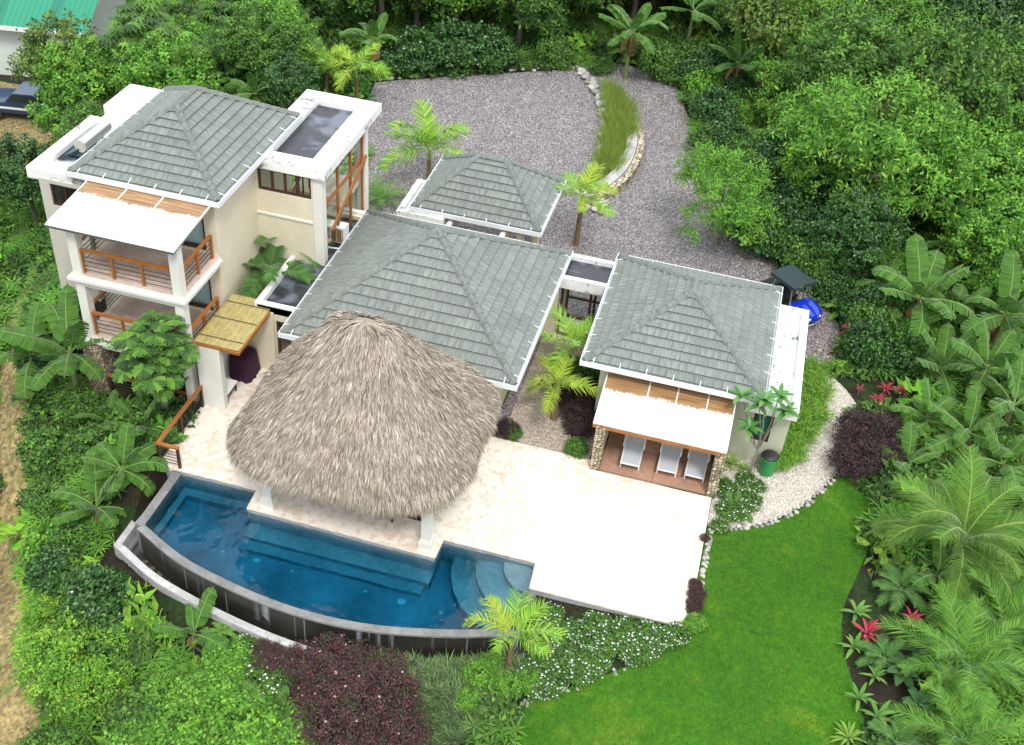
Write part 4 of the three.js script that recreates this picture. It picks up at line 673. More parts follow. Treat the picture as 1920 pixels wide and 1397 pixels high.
{ // neighbour's house
  const h = thing('neighbour_house', 'white walled house with green corrugated roof behind the trees by the yard', 'house', null, V(-46, -4.0, -59.6)); h.rotation.y = 0.2;
  const w = B(); wall(w, 'x', -8, 6, 0, 3.6, 3.8, 4.0, []); wall(w, 'x', -8, 6, 0, 3.6, -4, -3.8); wall(w, 'z', -3.8, 3.8, 0, 3.6, 5.8, 6); wall(w, 'z', -3.8, 3.8, 0, 3.6, -8, -7.8); w.put('wall', S({ color: C(0.68, 0.74, 0.73), map: rep(T.stucco, 3), roughness: 0.9 }), h);
  const gm = S({ color: C(0.03, 0.27, 0.16), roughness: 0.45, metalness: 0.3 }), gd = S({ color: C(0.025, 0.2, 0.13), roughness: 0.5, metalness: 0.3 });
  const nP = 24; for (const s of [-1, 1]) for (let k = 0; k < nP; k++) { const mb = B(), x0 = lerp(-8.7, 6.7, k / nP), x1 = lerp(-8.7, 6.7, (k + 1) / nP), pt = (x, t, d) => V(x, lerp(5.6, 3.45, t) + d, s * lerp(0, 4.7, t)); for (const [a, b] of [[0, 1]]) for (let i = 0; i < 4; i++) { const xa = lerp(x0, x1, i / 4), xb = lerp(x0, x1, (i + 1) / 4), ya = i % 2 ? 0.09 : 0, yb = i % 2 ? 0 : 0.09; mb.quad(pt(xa, 0, ya), pt(xb, 0, yb), pt(xb, 1, yb), pt(xa, 1, ya)); } mb.put('roof_sheet', k % 5 ? gm : gd, h); }
  for (const s of [-8, 6]) B().tri(V(s, 3.6, -4), V(s, 3.6, 4), V(s, 5.4, 0)).put('gable', M.white, h);
  box(-8.75, 3.25, 4.66, 6.75, 3.5, 4.75).put('fascia', M.whitePaint, h);
}
// ---------- edging stones, retaining walls ----------
{
  const rn = rng(31), pal = [S({ color: C(0.36, 0.35, 0.32), roughness: 0.95 }), S({ color: C(0.24, 0.23, 0.21), roughness: 0.95 }), S({ color: C(0.48, 0.46, 0.41), roughness: 0.95 })];
  const geos = [...Array(6)].map((_, k) => { const g = new THREE.IcosahedronGeometry(1, 1), p = g.attributes.position; for (let i = 0; i < p.count; i++) { const v = V(p.getX(i), p.getY(i), p.getZ(i)), s = 0.82 + 0.3 * noise(v.x * 1.7 + 10 + k * 7, v.y * 1.7 + v.z * 1.3 + 10, 4096, k); p.setXYZ(i, v.x * s, v.y * s * 0.7, v.z * s); } g.computeVertexNormals(); return g; });
  const stone = (parent, name, x, y, z, r) => { const m = part(name, geos[Math.floor(rn() * 6)], pal[Math.floor(rn() * 3)], parent); m.position.set(x, y, z); m.rotation.y = rn() * 6; m.scale.set(r * (0.9 + 0.5 * rn()), r * (0.7 + 0.4 * rn()), r * (0.8 + 0.3 * rn())); return m; };
  const e = thing('stone_edging', 'row of rounded grey stones edging the pale gravel path along the lawn', 'edging');
  const line = PATH_OUT.slice(20); let acc = 0;
  for (let i = 0; i + 1 < line.length; i++) { const a = line[i], b = line[i + 1], L = Math.hypot(b[0] - a[0], b[1] - a[1]), n = Math.max(1, Math.round(L / 0.155)); for (let k = 0; k < n; k++) for (const o of [0, 0.14]) { const f = (k + rn() * 0.4) / n; if (o && rn() < 0.25) continue; const x = lerp(a[0], b[0], f) + o * 0.7, z = lerp(a[1], b[1], f) + o * 0.7; stone(e, 'stone', x, ht(x, z) + 0.03, z, 0.088); } }
  const e3 = thing('terrace_side_stones', 'pale pebbles along the terrace side where it meets the lawn', 'edging'); for (let k = 0; k < 60; k++) { const z = lerp(-28.2, -25.4, rn()); const x = 1.7 + 0.14 * rn(); stone(e3, 'stone', x, ht(x, z) + 0.03, z, 0.07); }
  const e4 = thing('bed_edging_stones', 'small pale stones edging the lawn below the flower bank', 'edging'); for (let k = 0; k < 46; k++) { const i = Math.floor(rn() * 20) + 4, [x, z] = LAWN[1 + i] ?? [0, -21]; stone(e4, 'stone', x + (rn() - 0.5) * 0.3, ht(x, z) + 0.02, z + (rn() - 0.5) * 0.3, 0.06); }
  // dry stone row along the court
  const e2 = thing('rubble_wall', 'low rubble stone wall along the far edge of the gravel court', 'wall');
  const ln = [[-20.4, -56.6], [-15.5, -59.8], [-10.4, -62.9], [-8.5, -59.6], [-7.5, -56.5], [-7.0, -53.5], [-7.0, -51]]; for (let i = 0; i + 1 < ln.length; i++) { const a = ln[i], b = ln[i + 1], L = Math.hypot(b[0] - a[0], b[1] - a[1]), n = Math.round(L / (i < 2 ? 0.5 : 0.34)); for (let k = 0; k < n; k++) for (let q = 0; q < (i < 2 ? 1 : 2); q++) { const f = (k + rn() * 0.5) / n; stone(e2, 'stone', lerp(a[0], b[0], f) + (rn() - 0.5) * 0.35, 0.0 + 0.1 * q + 0.05 * rn(), lerp(a[1], b[1], f) + (rn() - 0.5) * 0.3, i < 2 ? 0.12 : 0.2); } }
  for (let k = 0; k < 26; k++) stone(e2, 'stone', -6.3 + (rn() - 0.5) * 1.0, 0.02 + 0.1 * rn(), -47.7 + (rn() - 0.5) * 1.5, 0.17);
  // curved white retaining wall of the planting strip
  const r = thing('curved_retaining_wall', 'curved pale retaining wall with a stone face beside the drive', 'wall');
  const cv = curve([[-6.3, -57.6], [-5.35, -55.6], [-4.95, -53.6], [-5.0, -51.2], [-5.35, -49.6], [-5.95, -48.3], [-6.7, -47.4]], 30), inn = offset(cv, 0.42), mid = offset(cv, 0.34), tp = [V(0, 0, 0)];
  B().prism([...cv, ...mid.slice().reverse()], -0.2, 0.34, 3).put('stone_face', S({ color: C(0.95, 0.92, 0.85), map: rep(T.wallStone, 2.2), bumpMap: rep(T.wallStoneBump, 2.2), bumpScale: 0.04, roughness: 0.95 }), r);
  B().prism([...offset(cv, 0.37), ...offset(cv, 0.92).reverse()], -0.2, 0.42, 3).put('concrete_coping', M.concretePale, r);
}
{ // furniture glimpsed under the thatch
  const b = thing('daybed', 'dark timber daybed with pale cushion half hidden under the thatch', 'daybed', null, V(-10.9, 0.001, -25.6)); box(-0.9, 0.28, -0.45, 0.9, 0.36, 0.45).put('frame', M.darkWood, b); box(-0.85, 0.36, -0.42, 0.85, 0.5, 0.42).put('cushion', M.whitePaint, b); for (const [x, z] of [[-0.84, -0.4], [0.84, -0.4], [-0.84, 0.4], [0.84, 0.4]]) box(x - 0.05, 0, z - 0.05, x + 0.05, 0.28, z + 0.05).put('leg', M.darkWood, b);
  const c = thing('timber_bench', 'dark timber bench beside the thatch column at the pool platform', 'bench', null, V(-8.0, 0.001, -25.1)); box(-0.6, 0.4, -0.2, 0.6, 0.45, 0.2).put('seat', M.darkWood, c); for (const [x, z] of [[-0.55, -0.16], [0.55, -0.16], [-0.55, 0.16], [0.55, 0.16]]) box(x - 0.035, 0, z - 0.035, x + 0.035, 0.4, z + 0.035).put('leg', M.darkWood, c); box(-0.6, 0.6, -0.22, 0.6, 0.85, -0.17).put('backrest', M.darkWood, c); for (const x of [-0.55, 0.55]) box(x - 0.03, 0.45, -0.22, x + 0.03, 0.6, -0.17).put('back_post', M.darkWood, c);
}

// ---------- plants ----------
const leafMat = (o = {}) => P({ vertexColors: true, roughness: 0.9, transmission: 0.22, thickness: 0, side: THREE.DoubleSide, ...o });
const ML = leafMat(), MLgloss = leafMat({ transmission: 0, roughness: 0.42 }), MLband = leafMat({ transmission: 0.28 });
const bark = S({ color: C(0.2, 0.17, 0.13), map: rep(T.concrete, 0.7), roughness: 0.95 }), barkPale = S({ color: C(0.42, 0.39, 0.33), map: rep(T.concrete, 0.7), roughness: 0.95 });
const PAL = {
  mid: [[0.054, 0.153, 0.014], [0.088, 0.222, 0.020], [0.035, 0.104, 0.013], [0.136, 0.291, 0.026], [0.068, 0.183, 0.017]],
  dark: [[0.027, 0.092, 0.017], [0.043, 0.125, 0.019], [0.020, 0.068, 0.014], [0.068, 0.168, 0.030]],
  bright: [[0.132, 0.317, 0.019], [0.186, 0.383, 0.026], [0.093, 0.251, 0.017], [0.248, 0.449, 0.036]],
  fresh: [[0.098, 0.276, 0.017], [0.145, 0.353, 0.024], [0.068, 0.206, 0.016], [0.194, 0.413, 0.036]],
  olive: [[0.093, 0.172, 0.019], [0.132, 0.224, 0.026], [0.070, 0.132, 0.018], [0.171, 0.264, 0.036]],
  purple: [[0.05, 0.018, 0.022], [0.03, 0.012, 0.015], [0.085, 0.03, 0.035], [0.02, 0.013, 0.013], [0.06, 0.03, 0.028]],
  purpleRed: [[0.1, 0.03, 0.035], [0.06, 0.022, 0.024], [0.14, 0.05, 0.05], [0.04, 0.03, 0.02], [0.05, 0.06, 0.02]],
};
class LB {   // leaf builder: loose faces with one colour each
  constructor() { this.p = []; this.c = []; }
  v(a, c) { this.p.push(a.x, a.y, a.z); this.c.push(c[0], c[1], c[2]); }
  tri(a, b, c, k) { this.v(a, k); this.v(b, k); this.v(c, k); }
  leaf(o, dir, nrm, len, w, c, fold = 0.35) {
    const s = dir.clone().cross(nrm).normalize(), n = s.clone().cross(dir), t = o.clone().addScaledVector(dir, len), m = o.clone().addScaledVector(dir, len * 0.45), l = m.clone().addScaledVector(s, -w).addScaledVector(n, w * fold), r = m.addScaledVector(s, w).addScaledVector(n, w * fold);
    this.tri(o, r, t, c); this.tri(o, t, l, c);
  }
  geo() { const g = new THREE.BufferGeometry(); g.setAttribute('position', new THREE.Float32BufferAttribute(this.p, 3)); g.setAttribute('color', new THREE.Float32BufferAttribute(this.c, 3)); g.computeVertexNormals(); return g; }
}
const gauss = (r) => (r() + r() + r() + r() - 2) * 1.0;
const tint = (r, pal) => { const c = pal[Math.floor(r() * pal.length)], k = 0.82 + 0.36 * r(), y = 1 + 0.25 * (r() - 0.5); return [c[0] * k * y, c[1] * k, c[2] * k]; };
// a crown made of leafy clumps over several lobes
function crownGeo(seed, { lobes, clumps, per, len, w, pal, spread = 0.3, droop = 0.25, cover = 0.62, whorl = 0, bloom, bloomN = 0 }) {
  const r = rng(seed), lb = new LB(); let tot = 0; const ar = lobes.map(([, , , a, b, c]) => tot += a * c + a * b);
  for (let k = 0; k < clumps; k++) {
    const q = r() * tot, L = lobes[ar.findIndex((x) => x >= q)], [cx, cy, cz, rx, ry, rz] = L; let d;
    do { d = V(gauss(r), gauss(r), gauss(r)).normalize(); } while (d.y < -cover);
    const lump = 0.82 + 0.3 * noise(d.x * 2.3 + seed, d.y * 2.3 + d.z * 2.1 + 50, 4096, seed), f = lump * (0.72 + 0.38 * r()), p = V(cx + d.x * rx * f, cy + d.y * ry * f, cz + d.z * rz * f), out = V(d.x / rx, d.y / ry, d.z / rz).normalize().lerp(V(0, 1, 0), 0.3).normalize(), pc = tint(r, pal);
    for (let i = 0; i < per; i++) {
      const o = p.clone().add(V(gauss(r), gauss(r) * 0.8, gauss(r)).multiplyScalar(spread)), c0 = r() < 0.6 ? pc : tint(r, pal), kk = 0.85 + 0.3 * r(), c = [c0[0] * kk, c0[1] * kk, c0[2] * kk];
      if (whorl) { const a0 = r() * 6.28; for (let m = 0; m < whorl; m++) { const a = a0 + m / whorl * 6.283, t = V(Math.cos(a), 0.1 - droop, Math.sin(a)).addScaledVector(out, 0.25).normalize(), n = V(0, 1, 0).addScaledVector(t, 0.3).normalize(); lb.leaf(o, t, n, len * (0.8 + 0.4 * r()), w, c); } continue; }
      const t = V(gauss(r), gauss(r), gauss(r)).normalize().addScaledVector(out, 0.35).add(V(0, -droop, 0)).normalize(), n = out.clone().add(V(gauss(r), gauss(r), gauss(r)).multiplyScalar(0.55)).normalize();
      lb.leaf(o, t, n, len * (0.7 + 0.6 * r()), w * (0.8 + 0.4 * r()), c);
    }
    if (bloom && r() < bloomN) { const o = p.clone().addScaledVector(out, spread * 0.9); for (let m = 0; m < 5; m++) { const a = m / 5 * 6.28, s = V(Math.cos(a), 0, Math.sin(a)); lb.leaf(o, s.addScaledVector(out, 0.5).normalize(), out, 0.05, 0.02, bloom, 0.1); } }
  }
  return lb.geo();
}
function limbs(seed, H, R, lobes, rad) {
  const r = rng(seed), mb = B(), fork = H * 0.42; mb.tube([V(0, -0.5, 0), V(0.05 * R * gauss(r), fork * 0.5, 0.05 * R * gauss(r)), V(0, fork, 0)], [rad * 1.25, rad, rad * 0.8], 8);
  for (const [cx, cy, cz] of lobes) { const m = V(cx * 0.4, lerp(fork, cy, 0.45), cz * 0.4).add(V(gauss(r), gauss(r), gauss(r)).multiplyScalar(0.12 * R)); mb.tube([V(0, fork - 0.1, 0), m, V(cx * 0.85, cy * 0.96, cz * 0.85)], [rad * 0.62, rad * 0.42, rad * 0.16], 6); }
  return mb.geo();
}
const protos = {};
function treeKind(key, name, { H, R, n, seed, flat = 0.62, trunk = bark, mat = ML, ...leaf }) {   // a tree of unit kind, cloned for each one in view
  const r = rng(seed), lobes = [[0, H - R * flat * 0.9, 0, R * 0.72, R * flat, R * 0.72]];
  for (let k = 0; k < n; k++) { const a = k / n * 6.283 + r() * 0.7, q = R * (0.5 + 0.16 * r()), s = R * (0.36 + 0.14 * r()); lobes.push([Math.cos(a) * q, H - R * flat * (0.9 + 1.5 * r()), Math.sin(a) * q, s, s * 0.85, s]); }
  const g = new THREE.Group(); g.name = name; part('trunk', limbs(seed + 1, H, R, lobes, 0.035 * R + 0.06), trunk, g); part('crown', crownGeo(seed + 2, { lobes, ...leaf }), mat, g);
  return protos[key] = g;
}
function shrubKind(key, name, { R, H, n = 4, seed, mat = ML, ...leaf }) {
  const r = rng(seed), lobes = [[0, H * 0.5, 0, R * 0.8, H * 0.5, R * 0.8]]; for (let k = 0; k < n; k++) { const a = k / n * 6.283 + r(), q = R * 0.5; lobes.push([Math.cos(a) * q, H * (0.3 + 0.25 * r()), Math.sin(a) * q, R * 0.45, H * 0.38, R * 0.45]); }
  const mb = B(); for (let k = 0; k < 5; k++) { const a = r() * 6.28; mb.tube([V(0, -0.2, 0), V(Math.cos(a) * R * 0.25, H * 0.35, Math.sin(a) * R * 0.25), V(Math.cos(a) * R * 0.55, H * 0.75, Math.sin(a) * R * 0.55)], [0.035, 0.025, 0.01], 5); }
  const g = new THREE.Group(); g.name = name; part('stems', mb.geo(), bark, g); part('foliage', crownGeo(seed + 2, { lobes, cover: 0.35, ...leaf }), mat, g); return protos[key] = g;
}
function plant(key, p, label, category, group, turn = 0, s = 1, sy = 1) { const c = protos[key].clone(); c.name = nm(protos[key].name); c.position.copy(p); c.rotation.y = turn; c.scale.set(s, s * sy, s); scene.add(c); tag(c, label, category, group); return c; }

treeKind('broadA', 'broadleaf_tree', { H: 7, R: 3, n: 7, seed: 100, clumps: 430, per: 21, len: 0.25, w: 0.062, pal: PAL.mid, spread: 0.27 });
treeKind('broadB', 'broadleaf_tree', { H: 6.4, R: 2.8, n: 6, seed: 200, clumps: 440, per: 24, len: 0.21, w: 0.065, pal: PAL.fresh, spread: 0.25 });
treeKind('darkC', 'dark_leaf_tree', { H: 6.2, R: 2.6, n: 6, seed: 300, clumps: 460, per: 18, len: 0.2, w: 0.065, pal: PAL.dark, spread: 0.22, mat: MLgloss });
treeKind('umbrellaD', 'umbrella_tree', { H: 6.8, R: 2.9, n: 8, seed: 400, clumps: 300, per: 3, len: 0.5, w: 0.07, pal: PAL.mid, spread: 0.26, whorl: 8, droop: 0.75, trunk: barkPale });
treeKind('lightE', 'light_leaf_tree', { H: 5.8, R: 3.3, n: 8, seed: 500, flat: 0.5, clumps: 480, per: 25, len: 0.21, w: 0.036, pal: PAL.fresh, spread: 0.27, trunk: barkPale, cover: 0.3 });
treeKind('oliveF', 'broadleaf_tree', { H: 6.6, R: 2.7, n: 6, seed: 600, clumps: 420, per: 17, len: 0.24, w: 0.07, pal: PAL.olive, spread: 0.26 });
shrubKind('hedge', 'flowering_shrub', { R: 1.35, H: 2.1, seed: 700, clumps: 300, per: 14, len: 0.16, w: 0.06, pal: PAL.dark, spread: 0.16, mat: MLgloss, bloom: [0.75, 0.74, 0.68], bloomN: 0.04 });
shrubKind('green', 'green_shrub', { R: 1.25, H: 1.5, seed: 710, clumps: 280, per: 14, len: 0.17, w: 0.055, pal: PAL.mid, spread: 0.17 });
shrubKind('fresh', 'green_shrub', { R: 1.2, H: 1.45, seed: 720, clumps: 300, per: 14, len: 0.15, w: 0.055, pal: PAL.fresh, spread: 0.16 });
shrubKind('lime', 'lime_green_shrub', { R: 1.9, H: 2.7, n: 7, seed: 730, clumps: 620, per: 17, len: 0.14, w: 0.036, pal: PAL.bright, spread: 0.17, droop: -0.1 });
shrubKind('purple', 'purple_leaf_shrub', { R: 1.2, H: 1.5, n: 5, seed: 740, clumps: 420, per: 15, len: 0.09, w: 0.032, pal: PAL.purple, spread: 0.15 });
shrubKind('purpleRed', 'purple_leaf_shrub', { R: 1.4, H: 1.0, n: 6, seed: 750, clumps: 480, per: 15, len: 0.085, w: 0.032, pal: PAL.purpleRed, spread: 0.16, bloom: [0.5, 0.3, 0.36], bloomN: 0.04 });
shrubKind('fineleaf', 'fine_leaf_shrub', { R: 0.9, H: 1.3, n: 4, seed: 760, clumps: 170, per: 16, len: 0.3, w: 0.018, pal: PAL.bright, spread: 0.2, droop: 0.5 });
shrubKind('lowflower', 'flowering_groundcover', { R: 0.7, H: 0.5, n: 4, seed: 770, clumps: 200, per: 12, len: 0.09, w: 0.035, pal: PAL.mid, spread: 0.11, bloom: [0.8, 0.8, 0.8], bloomN: 0.26 });
// --- banana plants: every leaf a mesh; torn blades along a pale midrib
function bananaLeaf(seed, L, bend, torn, dry) {
  const r = rng(seed), lb = new LB(), n = 20, W = L * 0.15 + 0.02, pet = 0.16, pts = [], dirs = []; let p = V(0, 0, 0), a = 0;
  for (let i = 0; i <= n; i++) { pts.push(p.clone()); const d = V(Math.cos(a), Math.sin(a), 0); dirs.push(d); p.addScaledVector(d, L / n); a -= bend / n * (0.4 + 1.4 * i / n); }
  const g0 = dry ? [0.28, 0.15, 0.05] : [0.06, 0.17, 0.011], rib = dry ? [0.3, 0.2, 0.09] : [0.24, 0.4, 0.08], z = V(0, 0, 1);
  for (const s of [-1, 1]) {
    let gap = 0;
    for (let i = Math.round(n * pet); i < n; i++) {
      const t0 = (i / n - pet) / (1 - pet), t1 = ((i + 1) / n - pet) / (1 - pet), wf = (t) => W * Math.pow(clamp(1 - Math.pow(2 * t - 0.92, 4) * 1.15), 0.6) * (t > 0.97 ? 0.5 : 1), N0 = V(-dirs[i].y, dirs[i].x, 0), up = 0.12 + 0.1 * Math.sin(i * 1.3 + seed), tear = torn && r() < torn;
      const k = 0.72 + 0.56 * r(), c = [g0[0] * k, g0[1] * k, g0[2] * k], dr = 0.5 * W * (torn ? 0.55 + 0.5 * r() : 0.3), sw = 0.3 * L / n, cut = tear ? 0.22 * L / n : 0;
      const o0 = pts[i].clone().addScaledVector(z, s * wf(t0)).addScaledVector(dirs[i], sw + cut).add(V(0, -dr * wf(t0) / W, 0)), o1 = pts[i + 1].clone().addScaledVector(z, s * wf(t1)).addScaledVector(dirs[i], sw - cut * 0.4).add(V(0, -dr * wf(t1) / W, 0)), m0 = pts[i].clone().lerp(o0, 0.5).addScaledVector(N0, up * W * 0.6), m1 = pts[i + 1].clone().lerp(o1, 0.5).addScaledVector(N0, up * W * 0.6);
      lb.tri(pts[i], m0, m1, c); lb.tri(pts[i], m1, pts[i + 1], c); lb.tri(m0, o0, o1, c); lb.tri(m0, o1, m1, c);
    }
  }
  for (let i = 0; i < n; i++) { const f = (q, j) => { const rd = lerp(0.035, 0.006, j / n) * (L / 2.2), N0 = V(-dirs[j].y, dirs[j].x, 0); return [pts[j].clone().addScaledVector(z, -rd).addScaledVector(N0, 0.004), pts[j].clone().addScaledVector(N0, rd + 0.006), pts[j].clone().addScaledVector(z, rd).addScaledVector(N0, 0.004), pts[j].clone().addScaledVector(N0, -rd)]; }, A = f(0, i), Bq = f(0, i + 1); for (let k = 0; k < 4; k++) { const m = (k + 1) % 4; lb.tri(A[k], Bq[k], Bq[m], rib); lb.tri(A[k], Bq[m], A[m], rib); } }
  return lb.geo();
}
const banLeaves = [bananaLeaf(1, 2.2, 0.9, 0.3), bananaLeaf(2, 2.2, 1.5, 0.6), bananaLeaf(3, 2.2, 2.1, 0.75), bananaLeaf(4, 2.2, 0.5, 0.12), bananaLeaf(5, 2.2, 1.2, 0.45)], banDry = bananaLeaf(6, 1.8, 2.2, 0.6, true);
const stemGreen = S({ color: C(0.16, 0.2, 0.06), roughness: 0.7 }), stemBrown = S({ color: C(0.2, 0.13, 0.07), roughness: 0.9 });
function banana(p, seed, { stem = 1.2, leaves = 8, size = 1, dry = 0.3, up = 0 }, label, group) {
  const r = rng(seed), g = thing('banana_plant', label, 'banana plant', group, p); g.scale.setScalar(size);
  B().tube([V(0, -0.4, 0), V(0, stem * 0.5, 0), V(0.03, stem, 0)], [0.12, 0.1, 0.06], 8).put('stem', seed % 3 ? stemGreen : stemBrown, g);
  const a0 = r() * 6.28;
  for (let k = 0; k < leaves; k++) { const f = k / leaves, m = part('leaf', f < 0.25 ? banLeaves[3] : banLeaves[Math.floor(r() * 5)], MLband, g); m.rotation.order = 'YXZ'; m.position.set(0.02, stem - 0.05, 0); m.rotation.set((r() - 0.5) * 0.5, a0 + k * 2.4 + 0.3 * r(), lerp(1.3, 0.02 + up, f) + 0.2 * (r() - 0.5)); m.scale.setScalar(0.75 + 0.35 * r()); }
  if (r() < dry) for (let k = 0; k < 4; k++) { const m = part('dead_leaf', banDry, MLband, g); m.rotation.order = 'YXZ'; m.position.set(0, stem - 0.15, 0); m.rotation.set(0, r() * 6.28, -0.3 - 0.8 * r()); m.scale.setScalar(0.75); }
  return g;
}
// --- palms: every frond a mesh of rachis and leaflets
function frond(seed, L, pairs, ll, bend, pal, { lw = 0.022, vee = 0.35, droop = 0.4, sweep = 0.6, plume = 0 } = {}) {
  const r = rng(seed), lb = new LB(), n = 14, pts = [], dirs = []; let p = V(0, 0, 0), a = 0;
  for (let i = 0; i <= n; i++) { pts.push(p.clone()); const d = V(Math.cos(a), Math.sin(a), 0); dirs.push(d); p.addScaledVector(d, L / n); a -= bend / n * (0.35 + 1.3 * i / n); }
  const atT = (t) => { const x = Math.min(n - 1e-3, t * n), i = Math.floor(x); return [pts[i].clone().lerp(pts[i + 1], x - i), dirs[i].clone().lerp(dirs[i + 1], x - i).normalize()]; }, rb = pal[pal.length - 1];
  for (let i = 0; i < n; i++) { const rd = (j) => lerp(0.028, 0.005, j / n) * Math.max(0.6, L / 2.4), f = (j) => { const N0 = V(-dirs[j].y, dirs[j].x, 0); return [pts[j].clone().add(V(0, 0, -rd(j))), pts[j].clone().addScaledVector(N0, rd(j)), pts[j].clone().add(V(0, 0, rd(j)))]; }, A = f(i), Bq = f(i + 1); for (let k = 0; k < 3; k++) { const m = (k + 1) % 3; lb.tri(A[k], Bq[k], Bq[m], rb); lb.tri(A[k], Bq[m], A[m], rb); } }
  for (let k = 0; k < pairs; k++) for (const s of [-1, 1]) {
    const t = lerp(0.14, 0.995, (k + 0.5 * r()) / pairs), [o, d] = atT(t), N0 = V(-d.y, d.x, 0), prof = Math.sin(Math.PI * clamp(0.12 + 0.82 * t)) * 0.75 + 0.3, len = ll * prof * (0.85 + 0.3 * r()), ve = vee + (plume ? (r() - 0.5) * plume : 0);
    const dir = V(0, 0, s).addScaledVector(d, sweep + 0.5 * t).addScaledVector(N0, ve).normalize(), mid = o.clone().addScaledVector(dir, len * 0.5), tip = mid.clone().addScaledVector(dir.clone().add(V(0, -droop, 0)).normalize(), len * 0.5), w = d.clone().multiplyScalar(lw * (0.8 + 0.4 * r())), c = tint(r, pal.slice(0, -1));
    const a1 = o.clone().sub(w), b1 = o.clone().add(w), a2 = mid.clone().addScaledVector(w, -1.15), b2 = mid.clone().addScaledVector(w, 1.15); lb.tri(a1, b1, b2, c); lb.tri(a1, b2, a2, c); lb.tri(a2, b2, tip, c);
  }
  return lb.geo();
}
const palBright = [[0.19, 0.42, 0.02], [0.27, 0.5, 0.03], [0.14, 0.34, 0.018], [0.33, 0.54, 0.045], [0.36, 0.5, 0.08]], palYellow = [[0.34, 0.5, 0.03], [0.42, 0.53, 0.035], [0.27, 0.43, 0.03], [0.42, 0.5, 0.08]], palDeep = [[0.055, 0.17, 0.018], [0.085, 0.22, 0.025], [0.04, 0.13, 0.015], [0.16, 0.28, 0.05]], palCoco = [[0.1, 0.23, 0.016], [0.14, 0.29, 0.022], [0.065, 0.17, 0.014], [0.3, 0.4, 0.07]];
const FR = {
  royal: [1, 2, 3].map((k) => frond(k, 2.0, 34, 0.66, [1.2, 1.7, 0.8][k - 1], palBright, { lw: 0.025, vee: 0.35, plume: 1.5, droop: 0.5 })), yellow: [4, 5].map((k) => frond(k, 1.9, 34, 0.64, [1.4, 1.9][k - 4], palYellow, { lw: 0.025, vee: 0.3, plume: 1.5, droop: 0.55 })),
  fan: [6, 7].map((k) => frond(k, 1.7, 34, 0.55, [1.0, 1.6][k - 6], palDeep, { lw: 0.022, vee: 0.4, droop: 0.35 })), coco: [8, 9, 10].map((k) => frond(k, 4.0, 92, 1.2, [1.9, 2.5, 1.4][k - 8], palCoco, { lw: 0.0125, vee: 0.14, droop: 1.0, sweep: 0.6, plume: 0.3 })),
  areca: [11, 12, 13].map((k) => frond(k, 2.6, 52, 0.72, [1.5, 2.0, 1.1][k - 11], PAL.fresh.concat([[0.16, 0.28, 0.06]]), { lw: 0.0115, vee: 0.5, droop: 0.7, plume: 0.7 })), fern: [14, 15].map((k) => frond(k, 1.0, 30, 0.22, [1.3, 1.9][k - 14], PAL.fresh.concat([[0.1, 0.2, 0.04]]), { lw: 0.015, vee: 0.1, droop: 0.3 })),
};
const shaft = S({ color: C(0.2, 0.3, 0.06), roughness: 0.6 }), palmTrunk = S({ color: C(0.3, 0.2, 0.1), map: rep(T.concrete, 0.5), roughness: 0.9 });
function palm(name, p, seed, kinds, { h = 1.6, n = 7, size = 1, up = 1.15, low = 0.1, rad = 0.11, trunk = palmTrunk, crownShaft = 0.5, mixed }, label, group, category = 'palm') {
  const r = rng(seed), g = thing(name, label, category, group, p);
  if (h > 0) { B().tube([V(0, -0.3, 0), V(0, 0.15, 0), V(0, h * 0.5, 0), V(0, h, 0)], [rad * 1.5, rad * 1.35, rad * 1.05, rad * 0.8], 10).put('trunk', trunk, g); if (crownShaft) B().tube([V(0, h - 0.02, 0), V(0, h + crownShaft * 0.5, 0), V(0, h + crownShaft, 0)], [rad * 0.85, rad * 0.75, rad * 0.3], 9).put('crown_shaft', shaft, g); }
  const top = h + crownShaft * 0.8, a0 = r() * 6.28;
  for (let k = 0; k < n; k++) { const K = mixed && k % mixed === 1 ? FR.yellow : FR[kinds], m = part('frond', K[Math.floor(r() * K.length)], MLband, g); m.rotation.order = 'YXZ'; m.position.set(0, Math.max(0, top), 0); m.rotation.set((r() - 0.5) * 0.3, a0 + k * 2.4 + 0.35 * (r() - 0.5), lerp(up, low, k / n) + 0.2 * (r() - 0.5)); m.scale.setScalar(size * (0.82 + 0.3 * r())); }
  return g;
}

// ---------- planting plan ----------
const rp = rng(2024);
const CLEAR = [[COURT, 0.9], [PATH, 0.3], [LAWN, 0.3], [TERRACE, 0.6], [HOLE, 0.5], [[[-24.3, -38], [-24.3, -30.5], [-21.7, -28], [-17, -28], [-17, -24.5], [1.7, -24.5], [1.7, -31.5], [3.9, -31.5], [3.9, -38.5], [-7, -44], [-13.5, -44], [-14.5, -40.5], [-18, -40.5]], 0.6], [[[-47, -47], [-33, -45], [-31.5, -50], [-34, -55], [-52, -55]], 0.2], [[[-56, -54], [-37, -53], [-36, -63], [-56, -65]], 0.5], [[...curve(trackL, 24), ...curve(trackR, 24)], 0.3]];
const BEDS = [pxPoly([[1000, 1110], [1290, 1172], [1340, 1170], [1330, 1215], [1150, 1250], [1000, 1290], [960, 1260]], -0.7), pxPoly([[1330, 880], [1440, 860], [1440, 950], [1340, 1000]], 0), pxPoly([[430, 1190], [980, 1230], [1000, 1290], [880, 1400], [430, 1400]], -1.3)];
BEDS.push(pxPoly([[1585, 1130], [1660, 1070], [1750, 1130], [1740, 1300], [1700, 1397], [1560, 1420]], -0.2), pxPoly([[1575, 590], [1640, 590], [1640, 650], [1575, 650]], 0), pxPoly([[1605, 705], [1720, 705], [1720, 775], [1605, 775]], 0));
